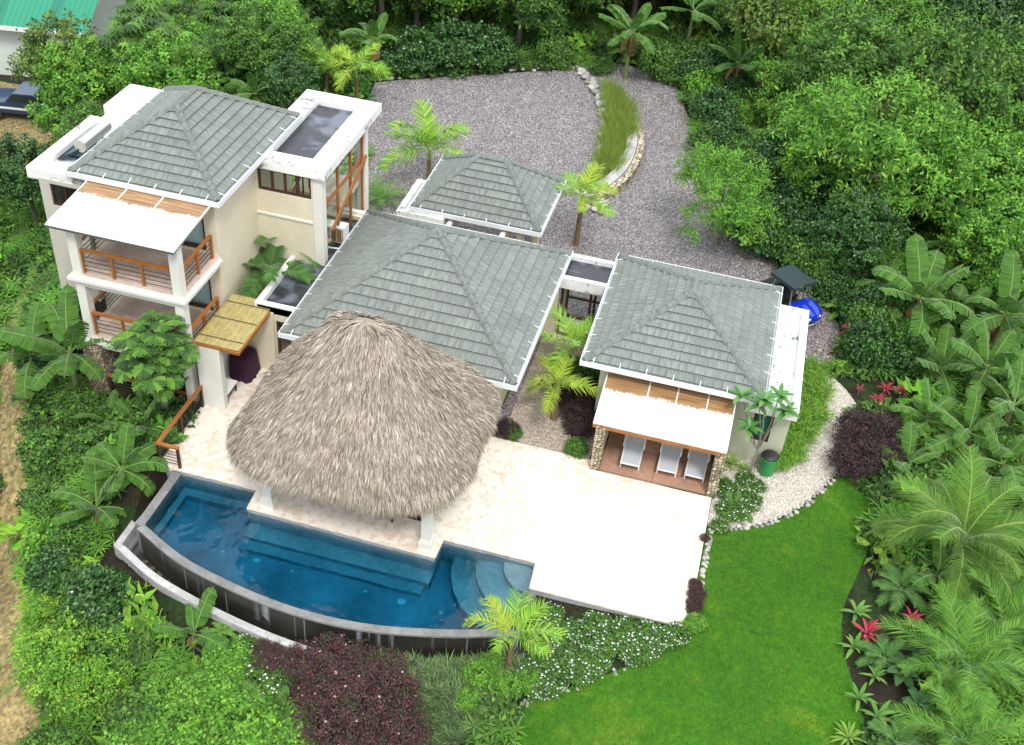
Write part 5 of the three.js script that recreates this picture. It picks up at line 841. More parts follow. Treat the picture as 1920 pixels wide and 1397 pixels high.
const isBed = (x, z) => BEDS.some((p) => inPoly(x, z, p)) || distPoly(x, z, HOLE) < 1.1 || distPoly(x, z, BEDS[0]) < 0.9;
const isClear = (x, z, m) => CLEAR.some(([p, k]) => inPoly(x, z, p) || distPoly(x, z, p) < k * m);
const toPx = (v) => { const q = v.clone().sub(CAM).applyMatrix4(ROT); return [PW / 2 + FOC * q.x / -q.z, PH / 2 - FOC * q.y / -q.z, -q.z]; };
const inView = (p, h, r) => { const [ax, ay, d] = toPx(V(p.x, p.y + h, p.z)), [bx, by] = toPx(p), m = r * FOC / d + 110; return d > 0 && ax > -m && ax < PW + m && by > -m * 0.4 && ay < PH + m && ay - m < PH && by + m > 0; };
function scatter(poly, spacing, seed, fn, m = 1) {
  const r = rng(seed); let x0 = 1e9, x1 = -1e9, z0 = 1e9, z1 = -1e9; for (const [x, z] of poly) { x0 = Math.min(x0, x); x1 = Math.max(x1, x); z0 = Math.min(z0, z); z1 = Math.max(z1, z); }
  for (let x = x0; x < x1; x += spacing) for (let z = z0; z < z1; z += spacing) { const a = x + (r() - 0.5) * spacing * 0.85 + (Math.round((z - z0) / spacing) % 2) * spacing / 2, b = z + (r() - 0.5) * spacing * 0.85; const q = r(), w = r(); if (!inPoly(a, b, poly) || isClear(a, b, m)) continue; fn(V(a, ht(a, b), b), q, w, r); }
}
const kinds = [['broadA', 'mid green broadleaf tree'], ['broadB', 'fresh green broadleaf tree'], ['darkC', 'dark glossy leaved tree'], ['umbrellaD', 'umbrella tree with drooping leaf whorls'], ['lightE', 'spreading light green tree with pale limbs'], ['oliveF', 'olive green broadleaf tree']];
function forest(poly, spacing, seed, place, group, weights, s0, s1, m) { scatter(poly, spacing, seed, (p, q, w, r) => { const s = lerp(s0, s1, r()), k = kinds[weights[Math.floor(q * weights.length)]]; const sy = 0.85 + 0.3 * r(), tr = r() * 6.28; if (!inView(p, 6.5 * s * sy, 3 * s)) return; plant(k[0], p, k[1] + ' ' + place, 'tree', group, tr, s, sy); }, m); }
forest([[-32, -60], [-20, -59], [-15, -62], [-9.5, -66.5], [-2, -67], [3, -66], [18, -64], [18, -80], [-32, -80]], 3.7, 11, 'in the forest behind the gravel court', 'forest trees behind the court', [0, 1, 2, 0, 5, 1, 2, 3], 0.85, 1.25, 2.4);
forest([[-31, -44], [-25, -39], [-25, -46], [-21.5, -50], [-21.5, -58], [-31, -60]], 3.4, 12, 'growing between the tower house and the forest', 'trees behind the tower house', [0, 3, 1, 3, 2], 0.6, 0.95, 2.2);
forest([[-40, -46], [-34, -40], [-26, -37], [-26, -32], [-31, -30], [-46, -46]], 3.3, 13, 'on the slope beside the tower house', 'trees on the slope beside the tower', [0, 2, 1, 2, 5], 0.5, 0.8, 1.4);
forest([[-0.6, -62], [3, -52], [5.6, -48], [9, -48.5], [20, -52], [20, -66], [0, -66]], 3.1, 14, 'in the grove beside the drive', 'grove beside the drive', [1, 4, 4, 0, 5, 1, 2], 0.75, 1.12, 2.2);
for (const [px, py, h, k, s, lab] of [[1640, 260, 5.2, 'lightE', 1.35, 'wide spreading tree with bare pale limbs showing beside the drive'], [1370, 330, 3.6, 'lightE', 0.8, 'sparse tree leaning over the drive with thin grey twigs'], [150, 150, 4.6, 'broadB', 1.0, 'bright leafy tree screening the pickup truck'], [280, 110, 5.0, 'umbrellaD', 1.1, 'umbrella tree with forked pale trunk behind the tower house'], [110, 40, 6.5, 'oliveF', 1.0, 'tall tree over the green corrugated roof'], [1600, 450, 2.3, 'darkC', 0.72, 'rounded dark glossy tree above the parked buggy'], [1880, 440, 3.6, 'broadB', 0.8, 'bright big leaved tree beside the banana clump'], [40, 300, 4.0, 'darkC', 0.8, 'dark tree at the foot of the tower house bay']]) plant(k, G(px, py, h), lab, 'tree', null, rp() * 6.28, s);
plant('broadA', V(-12.6, 0, -65.2), 'large layered tree at the far side of the gravel court', 'tree', null, 1, 1.15);
{ // bare pale limbs of the spreading tree, below its crown
  const o = G(1655, 425), t = thing('forked_tree', 'bare forked tree with pale lichen grey limbs under the spreading crown', 'tree', null, o), pt = (x, y, dz) => { const d = dirOf(x, y), k = (o.z + dz - CAM.z) / d.z; return CAM.clone().addScaledVector(d, k).sub(o); }, j = pt(1655, 352, 0.6);
  B().tube([V(0, -0.3, 0), j.clone().multiplyScalar(0.5), j], [0.14, 0.11, 0.1], 7).put('trunk', barkPale, t);
  for (const ps of [[[1645, 318], [1636, 285]], [[1668, 315], [1688, 262]], [[1690, 325], [1745, 300], [1835, 316]]]) B().tube([j, ...ps.map(([x, y], i) => pt(x, y, 0.7 + 0.1 * i))], ps.length > 2 ? [0.08, 0.07, 0.05, 0.02] : [0.08, 0.06, 0.03], 6).put('limb', barkPale, t);
  B().tube([pt(1606, 345, 0.5), pt(1590, 322, 0.6), pt(1562, 312, 0.7)], [0.04, 0.03, 0.015], 5).put('limb', barkPale, t);
}
// shrubs along the drive and round the court
{ const r = rng(303); for (let k = 5; k < 36; k += 1) for (const off of [1.0, 2.5]) { const [x, z] = DRIVE_EDGE[k], a = x + off + 0.5 * r(), b = z - 0.4 * off + 0.8 * r(), q = r(), s = 0.65 + 0.45 * r(), t = r() * 6.28; if (r() < 0.35) continue; plant(q < 0.55 ? 'hedge' : q < 0.8 ? 'green' : 'fresh', V(a, ht(a, b), b), q < 0.55 ? 'dark glossy shrub crowding the edge of the drive' : q < 0.8 ? 'mid green shrub crowding the edge of the drive' : 'light green shrub crowding the edge of the drive', 'shrub', 'shrubs crowding the drive', t, s, 1 + 0.3 * r()); } }
const shrub = (k, px, py, h, s, lab, grp, sy = 1) => plant(k, G(px, py, h), lab, 'shrub', grp, rp() * 6.28, s, sy);
for (const [px, py, s] of [[1400, 400, 1.0], [1440, 430, 1.1], [1490, 400, 1.2], [1500, 455, 1.0], [1550, 430, 1.1], [1400, 350, 1.0], [1460, 350, 1.1], [1550, 370, 1.2]]) shrub('hedge', px, py, 1.2, s, 'dark green shrub dotted with white blossoms along the drive', 'white flowering shrubs along the drive');
for (const [px, py, s] of [[780, 95, 1.2], [830, 90, 1.3], [885, 92, 1.3], [930, 92, 1.1], [740, 100, 1.0]]) shrub('hedge', px, py, 1.2, s, 'dense dark hedge shrub at the far edge of the gravel court', 'hedge behind the court');
for (const [px, py, s] of [[1040, 95, 1.0], [1130, 115, 0.6], [1240, 120, 1.2], [1300, 110, 1.2], [1330, 190, 0.9], [1330, 260, 0.9]]) shrub('green', px, py, 0.8, s, 'leafy green shrub where the drive meets the forest', 'shrubs at the end of the drive');
// slope on the tower side and below the pool
const slope = [[-34, -38], [-24.5, -31], [-22, -28.8], [-17.6, -28], [-17.6, -21.4], [-13, -19.4], [-9, -18.6], [-3.6, -18.6], [-5.6, -14], [-6, -11], [-26, -11], [-40, -30]];
scatter(slope, 1.55, 21, (p, q, w, r) => { const s = 0.6 + 0.5 * r(), tr = r() * 6.28; if (!inView(p, 1.4, 1.3)) return; if ((p.z > -20.2 && p.x > -12.5) || distPoly(p.x, p.z, HOLE) < 1.7) return; plant(q < 0.45 ? 'green' : q < 0.8 ? 'fresh' : 'hedge', p, q < 0.45 ? 'mid green leafy shrub on the slope below the pool' : q < 0.8 ? 'fresh green leafy shrub on the slope below the pool' : 'dark glossy shrub on the slope below the pool', 'shrub', 'shrubs on the slope', tr, s); }, 1.2);
shrub('lime', 150, 1240, 1.3, 1.0, 'big rounded lime green shrub beside the dirt track'); shrub('lime', 100, 1165, 0.8, 0.55, 'small lime green shrub on the track bank');
shrub('hedge', 185, 1120, 0.9, 0.95, 'dense small leaved shrub against the outer pool wall');
for (const [px, py, s] of [[400, 1290, 0.9], [460, 1350, 1.0], [350, 1350, 0.9], [310, 1290, 0.7], [540, 1370, 0.9], [270, 1370, 0.9], [430, 1230, 0.7]]) shrub('fresh', px, py, 0.7, s, 'fresh green leafy shrub in the bed below the pool wall', 'shrubs in the bed below the pool wall');
for (const [px, py, s] of [[640, 1240, 0.9], [700, 1290, 1.1], [640, 1340, 1.1], [740, 1350, 0.9], [680, 1390, 1.0], [595, 1290, 0.7], [570, 1230, 0.55], [510, 1215, 0.5]]) shrub('purpleRed', px, py, 0.5, s, 'wine red leaved shrub in the bed below the pool wall', 'wine red shrubs below the pool wall');
for (const [px, py, s] of [[1620, 810, 0.95], [1655, 850, 0.8], [1600, 860, 0.8], [1660, 790, 0.7]]) shrub('purple', px, py, 0.7, s, 'dark purple leaved shrub at the bend of the pale gravel path', 'purple shrubs at the path bend');
for (const [px, py, s] of [[1085, 755, 0.7], [1095, 790, 0.65], [1065, 730, 0.6], [1110, 730, 0.6]]) shrub('purple', px, py, 0.5, s, 'dark purple leaved shrub in the courtyard gravel', 'purple shrubs in the courtyard');
shrub('purple', 950, 800, 0.4, 0.42, 'little purple and green shrub beside the thatched shelter'); shrub('green', 962, 808, 0.3, 0.3, 'tiny green shrub at the courtyard corner of the terrace');
shrub('olive' in protos ? 'olive' : 'green', 1095, 690, 0.6, 0.6, 'olive green shrub under the pavilion eave in the courtyard'); shrub('green', 1080, 838, 0.3, 0.38, 'glossy green shrub at the pavilion pier');
for (const [px, py, s] of [[1520, 690, 0.7], [1530, 730, 0.8], [1520, 770, 0.8], [1500, 800, 0.8], [1480, 840, 0.75], [1460, 850, 0.6]]) shrub('fineleaf', px, py, 0.6, s, 'feathery fine leaved plant against the pavilion side wall', 'feathery plants along the pavilion');
// flower banks
scatter(BEDS[0], 0.5, 71, (p, q, w, r) => { const s = 0.5 + 0.35 * r(), t = r() * 6.28; if (distPoly(p.x, p.z, HOLE) < 0.25) return; plant('lowflower', p, 'low mound of groundcover with white flowers in front of the terrace', 'shrub', 'white flowering mounds in front of the terrace', t, s, 0.9); }, 0.25);
for (const [px, py, s] of [[1370, 960, 0.8], [1400, 940, 0.8], [1360, 915, 0.7], [1400, 900, 0.6], [1350, 985, 0.5], [1420, 910, 0.5]]) shrub('lowflower', px, py, 0.15, s, 'low mound of white flowers beside the pavilion pier', 'white flowering mounds beside the pavilion');
for (const [px, py, s] of [[900, 1265, 0.8], [950, 1285, 0.75], [880, 1310, 0.6], [990, 1275, 0.6], [920, 1240, 0.6]]) shrub('fresh', px, py, 0.3, s * 0.6, 'low fresh green shrub round the young palm at the pool trench', 'low shrubs round the young palm');
for (const [px, py, s] of [[520, 1270, 0.8], [560, 1320, 0.8], [480, 1240, 0.8], [560, 1380, 0.8], [460, 1205, 0.6]]) shrub('lowflower', px, py, 0.3, s * 1.15, 'dark groundcover mound with tiny pale flowers beside the wine red shrubs', 'flowering mounds beside the wine red shrubs');
for (const [px, py, s] of [[1305, 1095, 0.2], [1307, 1112, 0.24], [1303, 1130, 0.22], [1300, 1142, 0.18]]) shrub('purpleRed', px, py, 0.2, s, 'small reddish shrub against the terrace side', 'reddish shrubs against the terrace side', 1.5); shrub('fresh', 1305, 1165, 0.3, 0.32, 'small light green shrub at the terrace corner'); shrub('purpleRed', 1322, 1005, 0.2, 0.16, 'tiny reddish shrub by the stone pier', null, 1.2);
// bananas
const bs = [[1725, 560, 1.7, { stem: 1.7, leaves: 12, size: 1.28, dry: 1 }], [1765, 690, 1.0, { stem: 1.0, leaves: 8, size: 0.95 }], [1885, 590, 1.8, { stem: 1.8, leaves: 11, size: 1.25, dry: 1 }], [1740, 790, 0.9, { stem: 0.9, leaves: 8, size: 0.9 }], [1815, 810, 1.1, { stem: 1.1, leaves: 8, size: 0.95, dry: 1 }], [1850, 690, 1.5, { stem: 1.5, leaves: 9, size: 1.1, dry: 1 }], [1690, 640, 0.8, { stem: 0.8, leaves: 7, size: 0.8 }], [1900, 760, 1.3, { stem: 1.3, leaves: 8, size: 1.05 }], [1780, 590, 1.4, { stem: 1.4, leaves: 7, size: 1 }], [1700, 870, 0.7, { stem: 0.7, leaves: 7, size: 0.8 }], [1880, 870, 1, { stem: 1, leaves: 7, size: 0.9 }], [1800, 470, 1.6, { stem: 1.6, leaves: 10, size: 1.2, dry: 1 }], [1890, 460, 1.7, { stem: 1.7, leaves: 10, size: 1.2, dry: 1 }], [1660, 540, 1.0, { stem: 1.0, leaves: 8, size: 0.9 }]];
bs.forEach(([px, py, h, o], i) => banana(G(px, py, h * o.size), 900 + i, o, (o.dry === 1 ? (o.stem > 1.4 ? 'tall banana plant with hanging brown dead leaves' : 'short banana plant with hanging brown dead leaves') : o.stem > 1.2 ? 'tall all green banana plant with split leaves' : 'short all green banana plant with split leaves') + ' beyond the pale gravel path', 'banana plants beyond the gravel path'));
[[130, 660, 1.9, { stem: 1.9, leaves: 11, size: 1.12, dry: 0 }], [262, 800, 1.0, { stem: 1.0, leaves: 9, size: 0.8, dry: 0 }], [318, 735, 0.9, { stem: 0.9, leaves: 7, size: 0.62, dry: 0 }], [228, 880, 1.0, { stem: 1.0, leaves: 9, size: 0.8 }], [180, 950, 0.9, { stem: 0.9, leaves: 9, size: 0.95, dry: 1 }], [60, 670, 1.3, { stem: 1.3, leaves: 8, size: 1 }], [345, 690, 1.2, { stem: 1.2, leaves: 6, size: 0.6, dry: 0 }], [200, 790, 1.0, { stem: 1, leaves: 7, size: 0.75, dry: 0 }]].forEach(([px, py, h, o], i) => banana(G(px, py, h * o.size), 950 + i, o, (o.stem > 1.8 ? 'biggest banana plant with broad fresh leaves at the stone column of the tower' : o.dry === 1 ? 'banana plant with a browned leaf on the bank beside the outer pool wall' : o.size < 0.7 ? 'small banana plant tucked between the terrace railing and the tower' : 'banana plant with broad fresh leaves on the bank between the tower and the pool'), 'banana plants on the bank by the tower'));
[[470, 95, 3.2, { stem: 3.2, leaves: 10, size: 1.05, dry: 1 }], [555, 135, 1.8, { stem: 1.8, leaves: 9, size: 1 }], [440, 150, 2.6, { stem: 2.6, leaves: 7, size: 0.9, dry: 0 }], [700, 75, 2.2, { stem: 2.2, leaves: 8, size: 1 }], [480, 175, 2.2, { stem: 2.2, leaves: 7, size: 0.9 }], [520, 60, 3, { stem: 3, leaves: 8, size: 1 }]].forEach(([px, py, h, o], i) => banana(G(px, py, h * o.size), 970 + i, o, 'tall banana plant rising behind the stair tower', 'banana plants behind the stair tower'));
[[1185, 60, 2.6, { stem: 2.6, leaves: 11, size: 1.1, dry: 1 }], [1385, 120, 2.2, { stem: 2.2, leaves: 9, size: 1.05, dry: 1 }], [1300, 20, 3, { stem: 3, leaves: 8, size: 1.1 }]].forEach(([px, py, h, o], i) => banana(G(px, py, h * o.size), 980 + i, o, 'banana plant with hanging dry leaves at the far end of the drive', 'banana plants at the end of the drive'));
banana(G(362, 1185, 0.45), 990, { stem: 0.5, leaves: 5, size: 0.72, dry: 1, up: 0.2 }, 'young banana plant against the outer pool wall'); banana(G(507, 1318, 0.5), 991, { stem: 0.5, leaves: 4, size: 0.6, dry: 0, up: 0.4 }, 'small banana sprout among the shrubs below the pool'); banana(G(1758, 1075, 0.6), 992, { stem: 0.6, leaves: 4, size: 0.8, up: 0.3 }, 'young banana plant beside the coconut palm trunk'); banana(G(1375, 950, 0.3), 993, { stem: 0.25, leaves: 6, size: 0.42, dry: 0, up: 0.2 }, 'small broad leaved plant among white flowers by the pavilion pier');
// palms
palm('royal_palm', V(-6.4, -0.09, -44.0), 41, 'royal', { h: 2.3, n: 9, size: 0.98, crownShaft: 0.35, mixed: 2 }, 'slender young palm with bright drooping fronds in the gravel court');
palm('royal_palm', V(-14.4, -0.09, -46.8), 42, 'royal', { h: 1.3, n: 9, size: 1.32, up: 1.3, low: 0.3 }, 'young palm with broad green plumes rising behind the entrance porch');
palm('royal_palm', G(953, 1258), 43, 'royal', { h: 1.35, n: 7, size: 0.86, up: 1.0, low: 0.35, rad: 0.07, mixed: 3 }, 'young palm with yellow green fronds beside the curved pool lip');
palm('royal_palm', un(1038, 785, -0.05), 44, 'yellow', { h: 1.1, n: 8, size: 0.88, low: 0, mixed: 2 }, 'young palm with yellowing fronds in the courtyard gravel');
palm('royal_palm', un(1062, 720, -0.05), 45, 'royal', { h: 1.5, n: 9, size: 0.86, low: 0.1, rad: 0.09 }, 'bright green young palm between the main house and the pavilion');
palm('royal_palm', G(668, 130, 2.2), 46, 'royal', { h: 1.8, n: 9, size: 1.0, mixed: 3 }, 'bushy bright palm behind the stair tower');
palm('royal_palm', G(610, 115, 2.2), 47, 'royal', { h: 1.6, n: 8, size: 0.9 }, 'leaning bright palm among the bananas behind the stair tower');
palm('fan_palm', V(-16.65, -0.1, -33.6), 48, 'fan', { h: 2.2, n: 11, size: 1.3, up: 1.0, low: -0.2, rad: 0.09 }, 'feathery palm in the narrow planter against the tower wall');
palm('fan_palm', V(-16.65, -0.1, -35.6), 49, 'fan', { h: 2.3, n: 11, size: 1.3, up: 1.0, low: -0.1, rad: 0.09 }, 'arching palm leaning over the dark flat roof');
palm('areca_palm', G(715, 360, 0.7), 50, 'areca', { h: 0, n: 14, size: 0.62, up: 1.3, low: 0.4, crownShaft: 0.1 }, 'bushy palm clump at the foot of the stair tower');
palm('coconut_palm', G(1800, 1020, 1.2), 51, 'coco', { h: 0.9, n: 17, size: 0.86, up: 1.35, low: 0.3, rad: 0.2, crownShaft: 0.4 }, 'large coconut palm with long sweeping fronds beside the lawn');
palm('areca_palm', G(1800, 1250, 0.5), 52, 'areca', { h: 0, n: 22, size: 1.0, up: 1.35, low: 0.4, crownShaft: 0.3 }, 'dense feathery palm clump spilling towards the lawn'); palm('areca_palm', G(1880, 1180, 0.5), 53, 'areca', { h: 0, n: 18, size: 0.95, up: 1.3, low: 0.4, crownShaft: 0.3 }, 'upright feathery palm clump behind the coconut palm'); palm('areca_palm', G(1800, 1380, 0.5), 54, 'areca', { h: 0, n: 14, size: 0.8, up: 1.2, low: 0.3, crownShaft: 0.3 }, 'low feathery palm clump at the garden path');
palm('cycad', G(1690, 1105, 0.4), 55, 'fan', { h: 0.3, n: 12, size: 0.58, up: 0.9, low: 0.15, crownShaft: 0.1 }, 'dark green cycad rosette at the lawn edge', null, 'cycad'); palm('cycad', G(1660, 1230, 0.4), 56, 'fan', { h: 0.2, n: 10, size: 0.5, up: 0.9, low: 0.15, crownShaft: 0.1 }, 'small cycad rosette beside the red cordyline', null, 'cycad'); palm('cycad', G(1680, 1390, 0.3), 57, 'fan', { h: 0.2, n: 12, size: 0.55, up: 0.9, low: 0.2, crownShaft: 0.1 }, 'cycad rosette where the lawn bed ends', null, 'cycad');
for (const [px, py, s] of [[1375, 380, 0.9], [1370, 345, 0.8], [1400, 430, 1], [1430, 455, 1], [1460, 475, 0.9], [1500, 470, 0.8], [1560, 540, 1], [1580, 580, 1.1], [1590, 520, 1], [1340, 290, 0.8]]) palm('fern', G(px, py, 0.25), 60 + Math.floor(px + py), 'fern', { h: 0, n: 11, size: s * 0.9, up: 1.1, low: 0.3, crownShaft: 0.05 }, 'bright arching fern along the drive edge', 'ferns along the drive', 'fern');
for (const [px, py, s] of [[395, 1195, 0.7], [415, 1180, 0.6], [255, 1330, 0.7], [330, 1240, 0.6], [230, 1390, 0.8]]) palm('fern', G(px, py, 0.2), 70 + px, 'fern', { h: 0, n: 11, size: s, up: 1.0, low: 0.2, crownShaft: 0.05 }, 'green fern in the bed below the outer pool wall', 'ferns below the pool wall', 'fern');
// strap-leaved rosettes: cordylines and dracaenas, each leaf a mesh
function strapLeaf(L, w, bend, col) { const lb = new LB(), n = 5, pts = []; let p = V(0, 0, 0), a = 0; for (let i = 0; i <= n; i++) { pts.push(p.clone()); p.add(V(Math.cos(a), Math.sin(a), 0).multiplyScalar(L / n)); a -= bend / n; } const wf = (t) => w * Math.pow(Math.sin(Math.PI * clamp(0.1 + 0.88 * t)), 0.7); for (let i = 0; i < n; i++) for (const s of [-1, 1]) { const f = (j) => pts[j].clone().add(V(0, 0.25 * wf(j / n), s * wf(j / n))); lb.tri(pts[i], f(i), f(i + 1), col); lb.tri(pts[i], f(i + 1), pts[i + 1], col); } return lb.geo(); }
const strap = { red: [strapLeaf(0.5, 0.055, 0.8, [0.42, 0.018, 0.05]), strapLeaf(0.45, 0.05, 1.2, [0.28, 0.012, 0.035]), strapLeaf(0.5, 0.05, 0.5, [0.5, 0.06, 0.08])], green: [strapLeaf(0.6, 0.06, 0.9, [0.1, 0.26, 0.03]), strapLeaf(0.55, 0.06, 1.3, [0.14, 0.3, 0.04])], deep: [strapLeaf(0.6, 0.13, 1.0, [0.025, 0.1, 0.015]), strapLeaf(0.55, 0.14, 1.3, [0.04, 0.13, 0.02])], lime: [strapLeaf(0.5, 0.035, 1.0, [0.2, 0.36, 0.04])] };
function rosette(name, px, py, h, key, n, s, label, group, cat) { const r = rng(px * 7 + py), g = thing(name, label, cat, group, G(px, py, h)); B().tube([V(0, -0.1, 0), V(0, Math.max(0.05, h), 0)], [0.03, 0.025], 6).put('stem', stemBrown, g); for (let k = 0; k < n; k++) { const m = part('leaf', strap[key][Math.floor(r() * strap[key].length)], MLband, g); m.rotation.order = 'YXZ'; m.position.y = Math.max(0.05, h) - 0.02; m.rotation.set(0, k * 2.4 + r() * 0.4, lerp(1.3, 0.15, k / n)); m.scale.setScalar(s * (0.85 + 0.3 * r())); } return g; }
rosette('cordyline', 1625, 1190, 0.3, 'red', 16, 1.2, 'crimson cordyline in dark soil at the lawn edge', null, 'cordyline'); rosette('cordyline', 1708, 1160, 0.4, 'red', 12, 0.9, 'maroon cordyline behind the cycad', null, 'cordyline'); rosette('cordyline', 1597, 625, 0.5, 'red', 18, 1.35, 'bright red cordyline beyond the parked buggy', null, 'cordyline'); rosette('cordyline', 1612, 730, 0.3, 'red', 8, 0.5, 'small red cordyline at the path edge', null, 'cordyline');
for (const [px, py] of [[1660, 730], [1690, 735], [1645, 752]]) rosette('cordyline', px, py, 0.4, 'red', 12, 0.85, 'red cordyline under the banana leaves', 'red cordylines under the bananas', 'cordyline');
for (const [px, py, s] of [[1605, 1150, 1], [1600, 1215, 0.95], [1645, 1345, 1], [1665, 1380, 0.9], [1610, 1310, 0.9], [1640, 1270, 0.8]]) rosette('dracaena', px, py, 0.2, 'green', 10, s, 'green dracaena rosette edging the lawn bed', 'dracaenas edging the lawn bed', 'dracaena');
for (const [px, py, s] of [[1590, 1385, 1.2], [1370, 870, 1], [1345, 880, 0.9], [1395, 880, 0.7]]) rosette('strap_leaf_plant', px, py, 0.1, 'lime', 18, s, px > 1500 ? 'lime strap leaved rosette at the lawn corner' : 'lime strap leaved tuft beside the pavilion pier', px > 1500 ? null : 'strap leaved tufts beside the pavilion pier', 'plant');
for (const [px, py, s] of [[1690, 1260, 1.1], [1720, 1220, 1], [1620, 650, 1.2], [1650, 660, 1.2], [1680, 690, 1.1], [1640, 620, 1.1], [1720, 1320, 1], [1600, 680, 1], [1670, 600, 1.2], [1630, 590, 1.1]]) rosette('broad_leaf_plant', px, py, 0.3, 'deep', 11, s, px > 1685 && py > 1000 ? 'dark broad leaved plant under the palms' : 'dark broad leaved plant beside the red cordyline and gravel', px > 1685 && py > 1000 ? 'broad leaved plants under the palms' : 'broad leaved plants beside the red cordyline', 'plant');
{ // frangipani: bare forked limbs, leaves in stars at the tips
  const base = un(1406, 884, -0.06), g = thing('frangipani_tree', 'small frangipani with bare forked limbs and starry leaf clusters beside the pavilion window', 'tree', null, base);
  const tp = [[1390, 752], [1424, 760], [1406, 792], [1460, 752], [1472, 772], [1435, 740]].map(([x, y]) => { const d = dirOf(x, y), t = (base.z + 0.15 - CAM.z) / d.z; return CAM.clone().addScaledVector(d, t).sub(base); });
  const fk = V(0.06, 1.05, 0), mb = B(); mb.tube([V(0, -0.1, 0), V(0.05, 0.6, 0), fk], [0.05, 0.04, 0.035], 7); tp.forEach((t, i) => { const m = fk.clone().lerp(t, 0.5).add(V((i % 2 ? 0.08 : -0.08), -0.05, (i % 3 - 1) * 0.15)); t.z += (i % 3 - 1) * 0.3; mb.tube([fk, m, t], [0.032, 0.026, 0.02], 6); }); mb.put('trunk', barkPale, g);
  const lg = [strapLeaf(0.42, 0.07, 0.5, [0.06, 0.19, 0.03]), strapLeaf(0.4, 0.065, 0.8, [0.1, 0.24, 0.05])]; tp.forEach((t, i) => { for (let k = 0; k < 10; k++) { const m = part('leaf', lg[k % 2], MLgloss, g); m.position.copy(t); m.rotation.order = 'YXZ'; m.rotation.set(0, k * 2.4 + i, lerp(0.9, -0.1, k / 10)); m.scale.setScalar(1.15 + 0.04 * k); } });
}
{ // papaya: lobed leaves on long stalks
  const p = G(290, 645, 3.6), g = thing('papaya_tree', 'papaya tree with deeply lobed leaves in front of the lower balcony', 'tree', null, p), r = rng(88), H = 3.5;
  B().tube([V(0, -0.4, 0), V(0.05, H * 0.5, 0), V(0, H, 0)], [0.12, 0.09, 0.06], 8).put('trunk', barkPale, g);
  const lobed = (seed) => { const q = rng(seed), lb = new LB(); for (let k = 0; k < 9; k++) { const a = (k - 4) * 0.62, L = 0.42 - 0.03 * Math.abs(k - 4), d = V(Math.cos(a), -0.12, Math.sin(a)).normalize(), c = tint(q, PAL.mid.slice(0, 4)); lb.leaf(V(0, 0, 0), d, V(0, 1, 0), L, 0.07, c, 0.2); for (const s of [-1, 1]) for (const f of [0.5, 0.72]) { const o = V(0, 0, 0).addScaledVector(d, L * f), e = V(Math.cos(a + s * 0.75), -0.18, Math.sin(a + s * 0.75)).normalize(); lb.leaf(o, e, V(0, 1, 0), L * 0.36, 0.035, c, 0.2); } } return lb.geo(); }, gs = [lobed(1), lobed(2), lobed(3)];
  for (let k = 0; k < 60; k++) { const a = k * 2.4, el = lerp(1.2, -0.35, k / 60) + 0.2 * (r() - 0.5), L = 0.55 + 0.75 * r(), d = V(Math.cos(a) * Math.cos(el), Math.sin(el), Math.sin(a) * Math.cos(el)), o = V(0, H - 0.7 * (k / 60), 0), e = o.clone().addScaledVector(d, L); const m = part('leaf', gs[k % 3], ML, g); m.position.copy(e); m.rotation.order = 'YXZ'; m.rotation.set(0.3 * (r() - 0.5), -a, 0.25 * Math.sin(el) - 0.25); m.scale.setScalar(0.9 + 0.5 * r()); B().tube([o, e], [0.014, 0.009], 4).put('leaf_stalk', stemGreen, m === 0 ? g : g); }
}
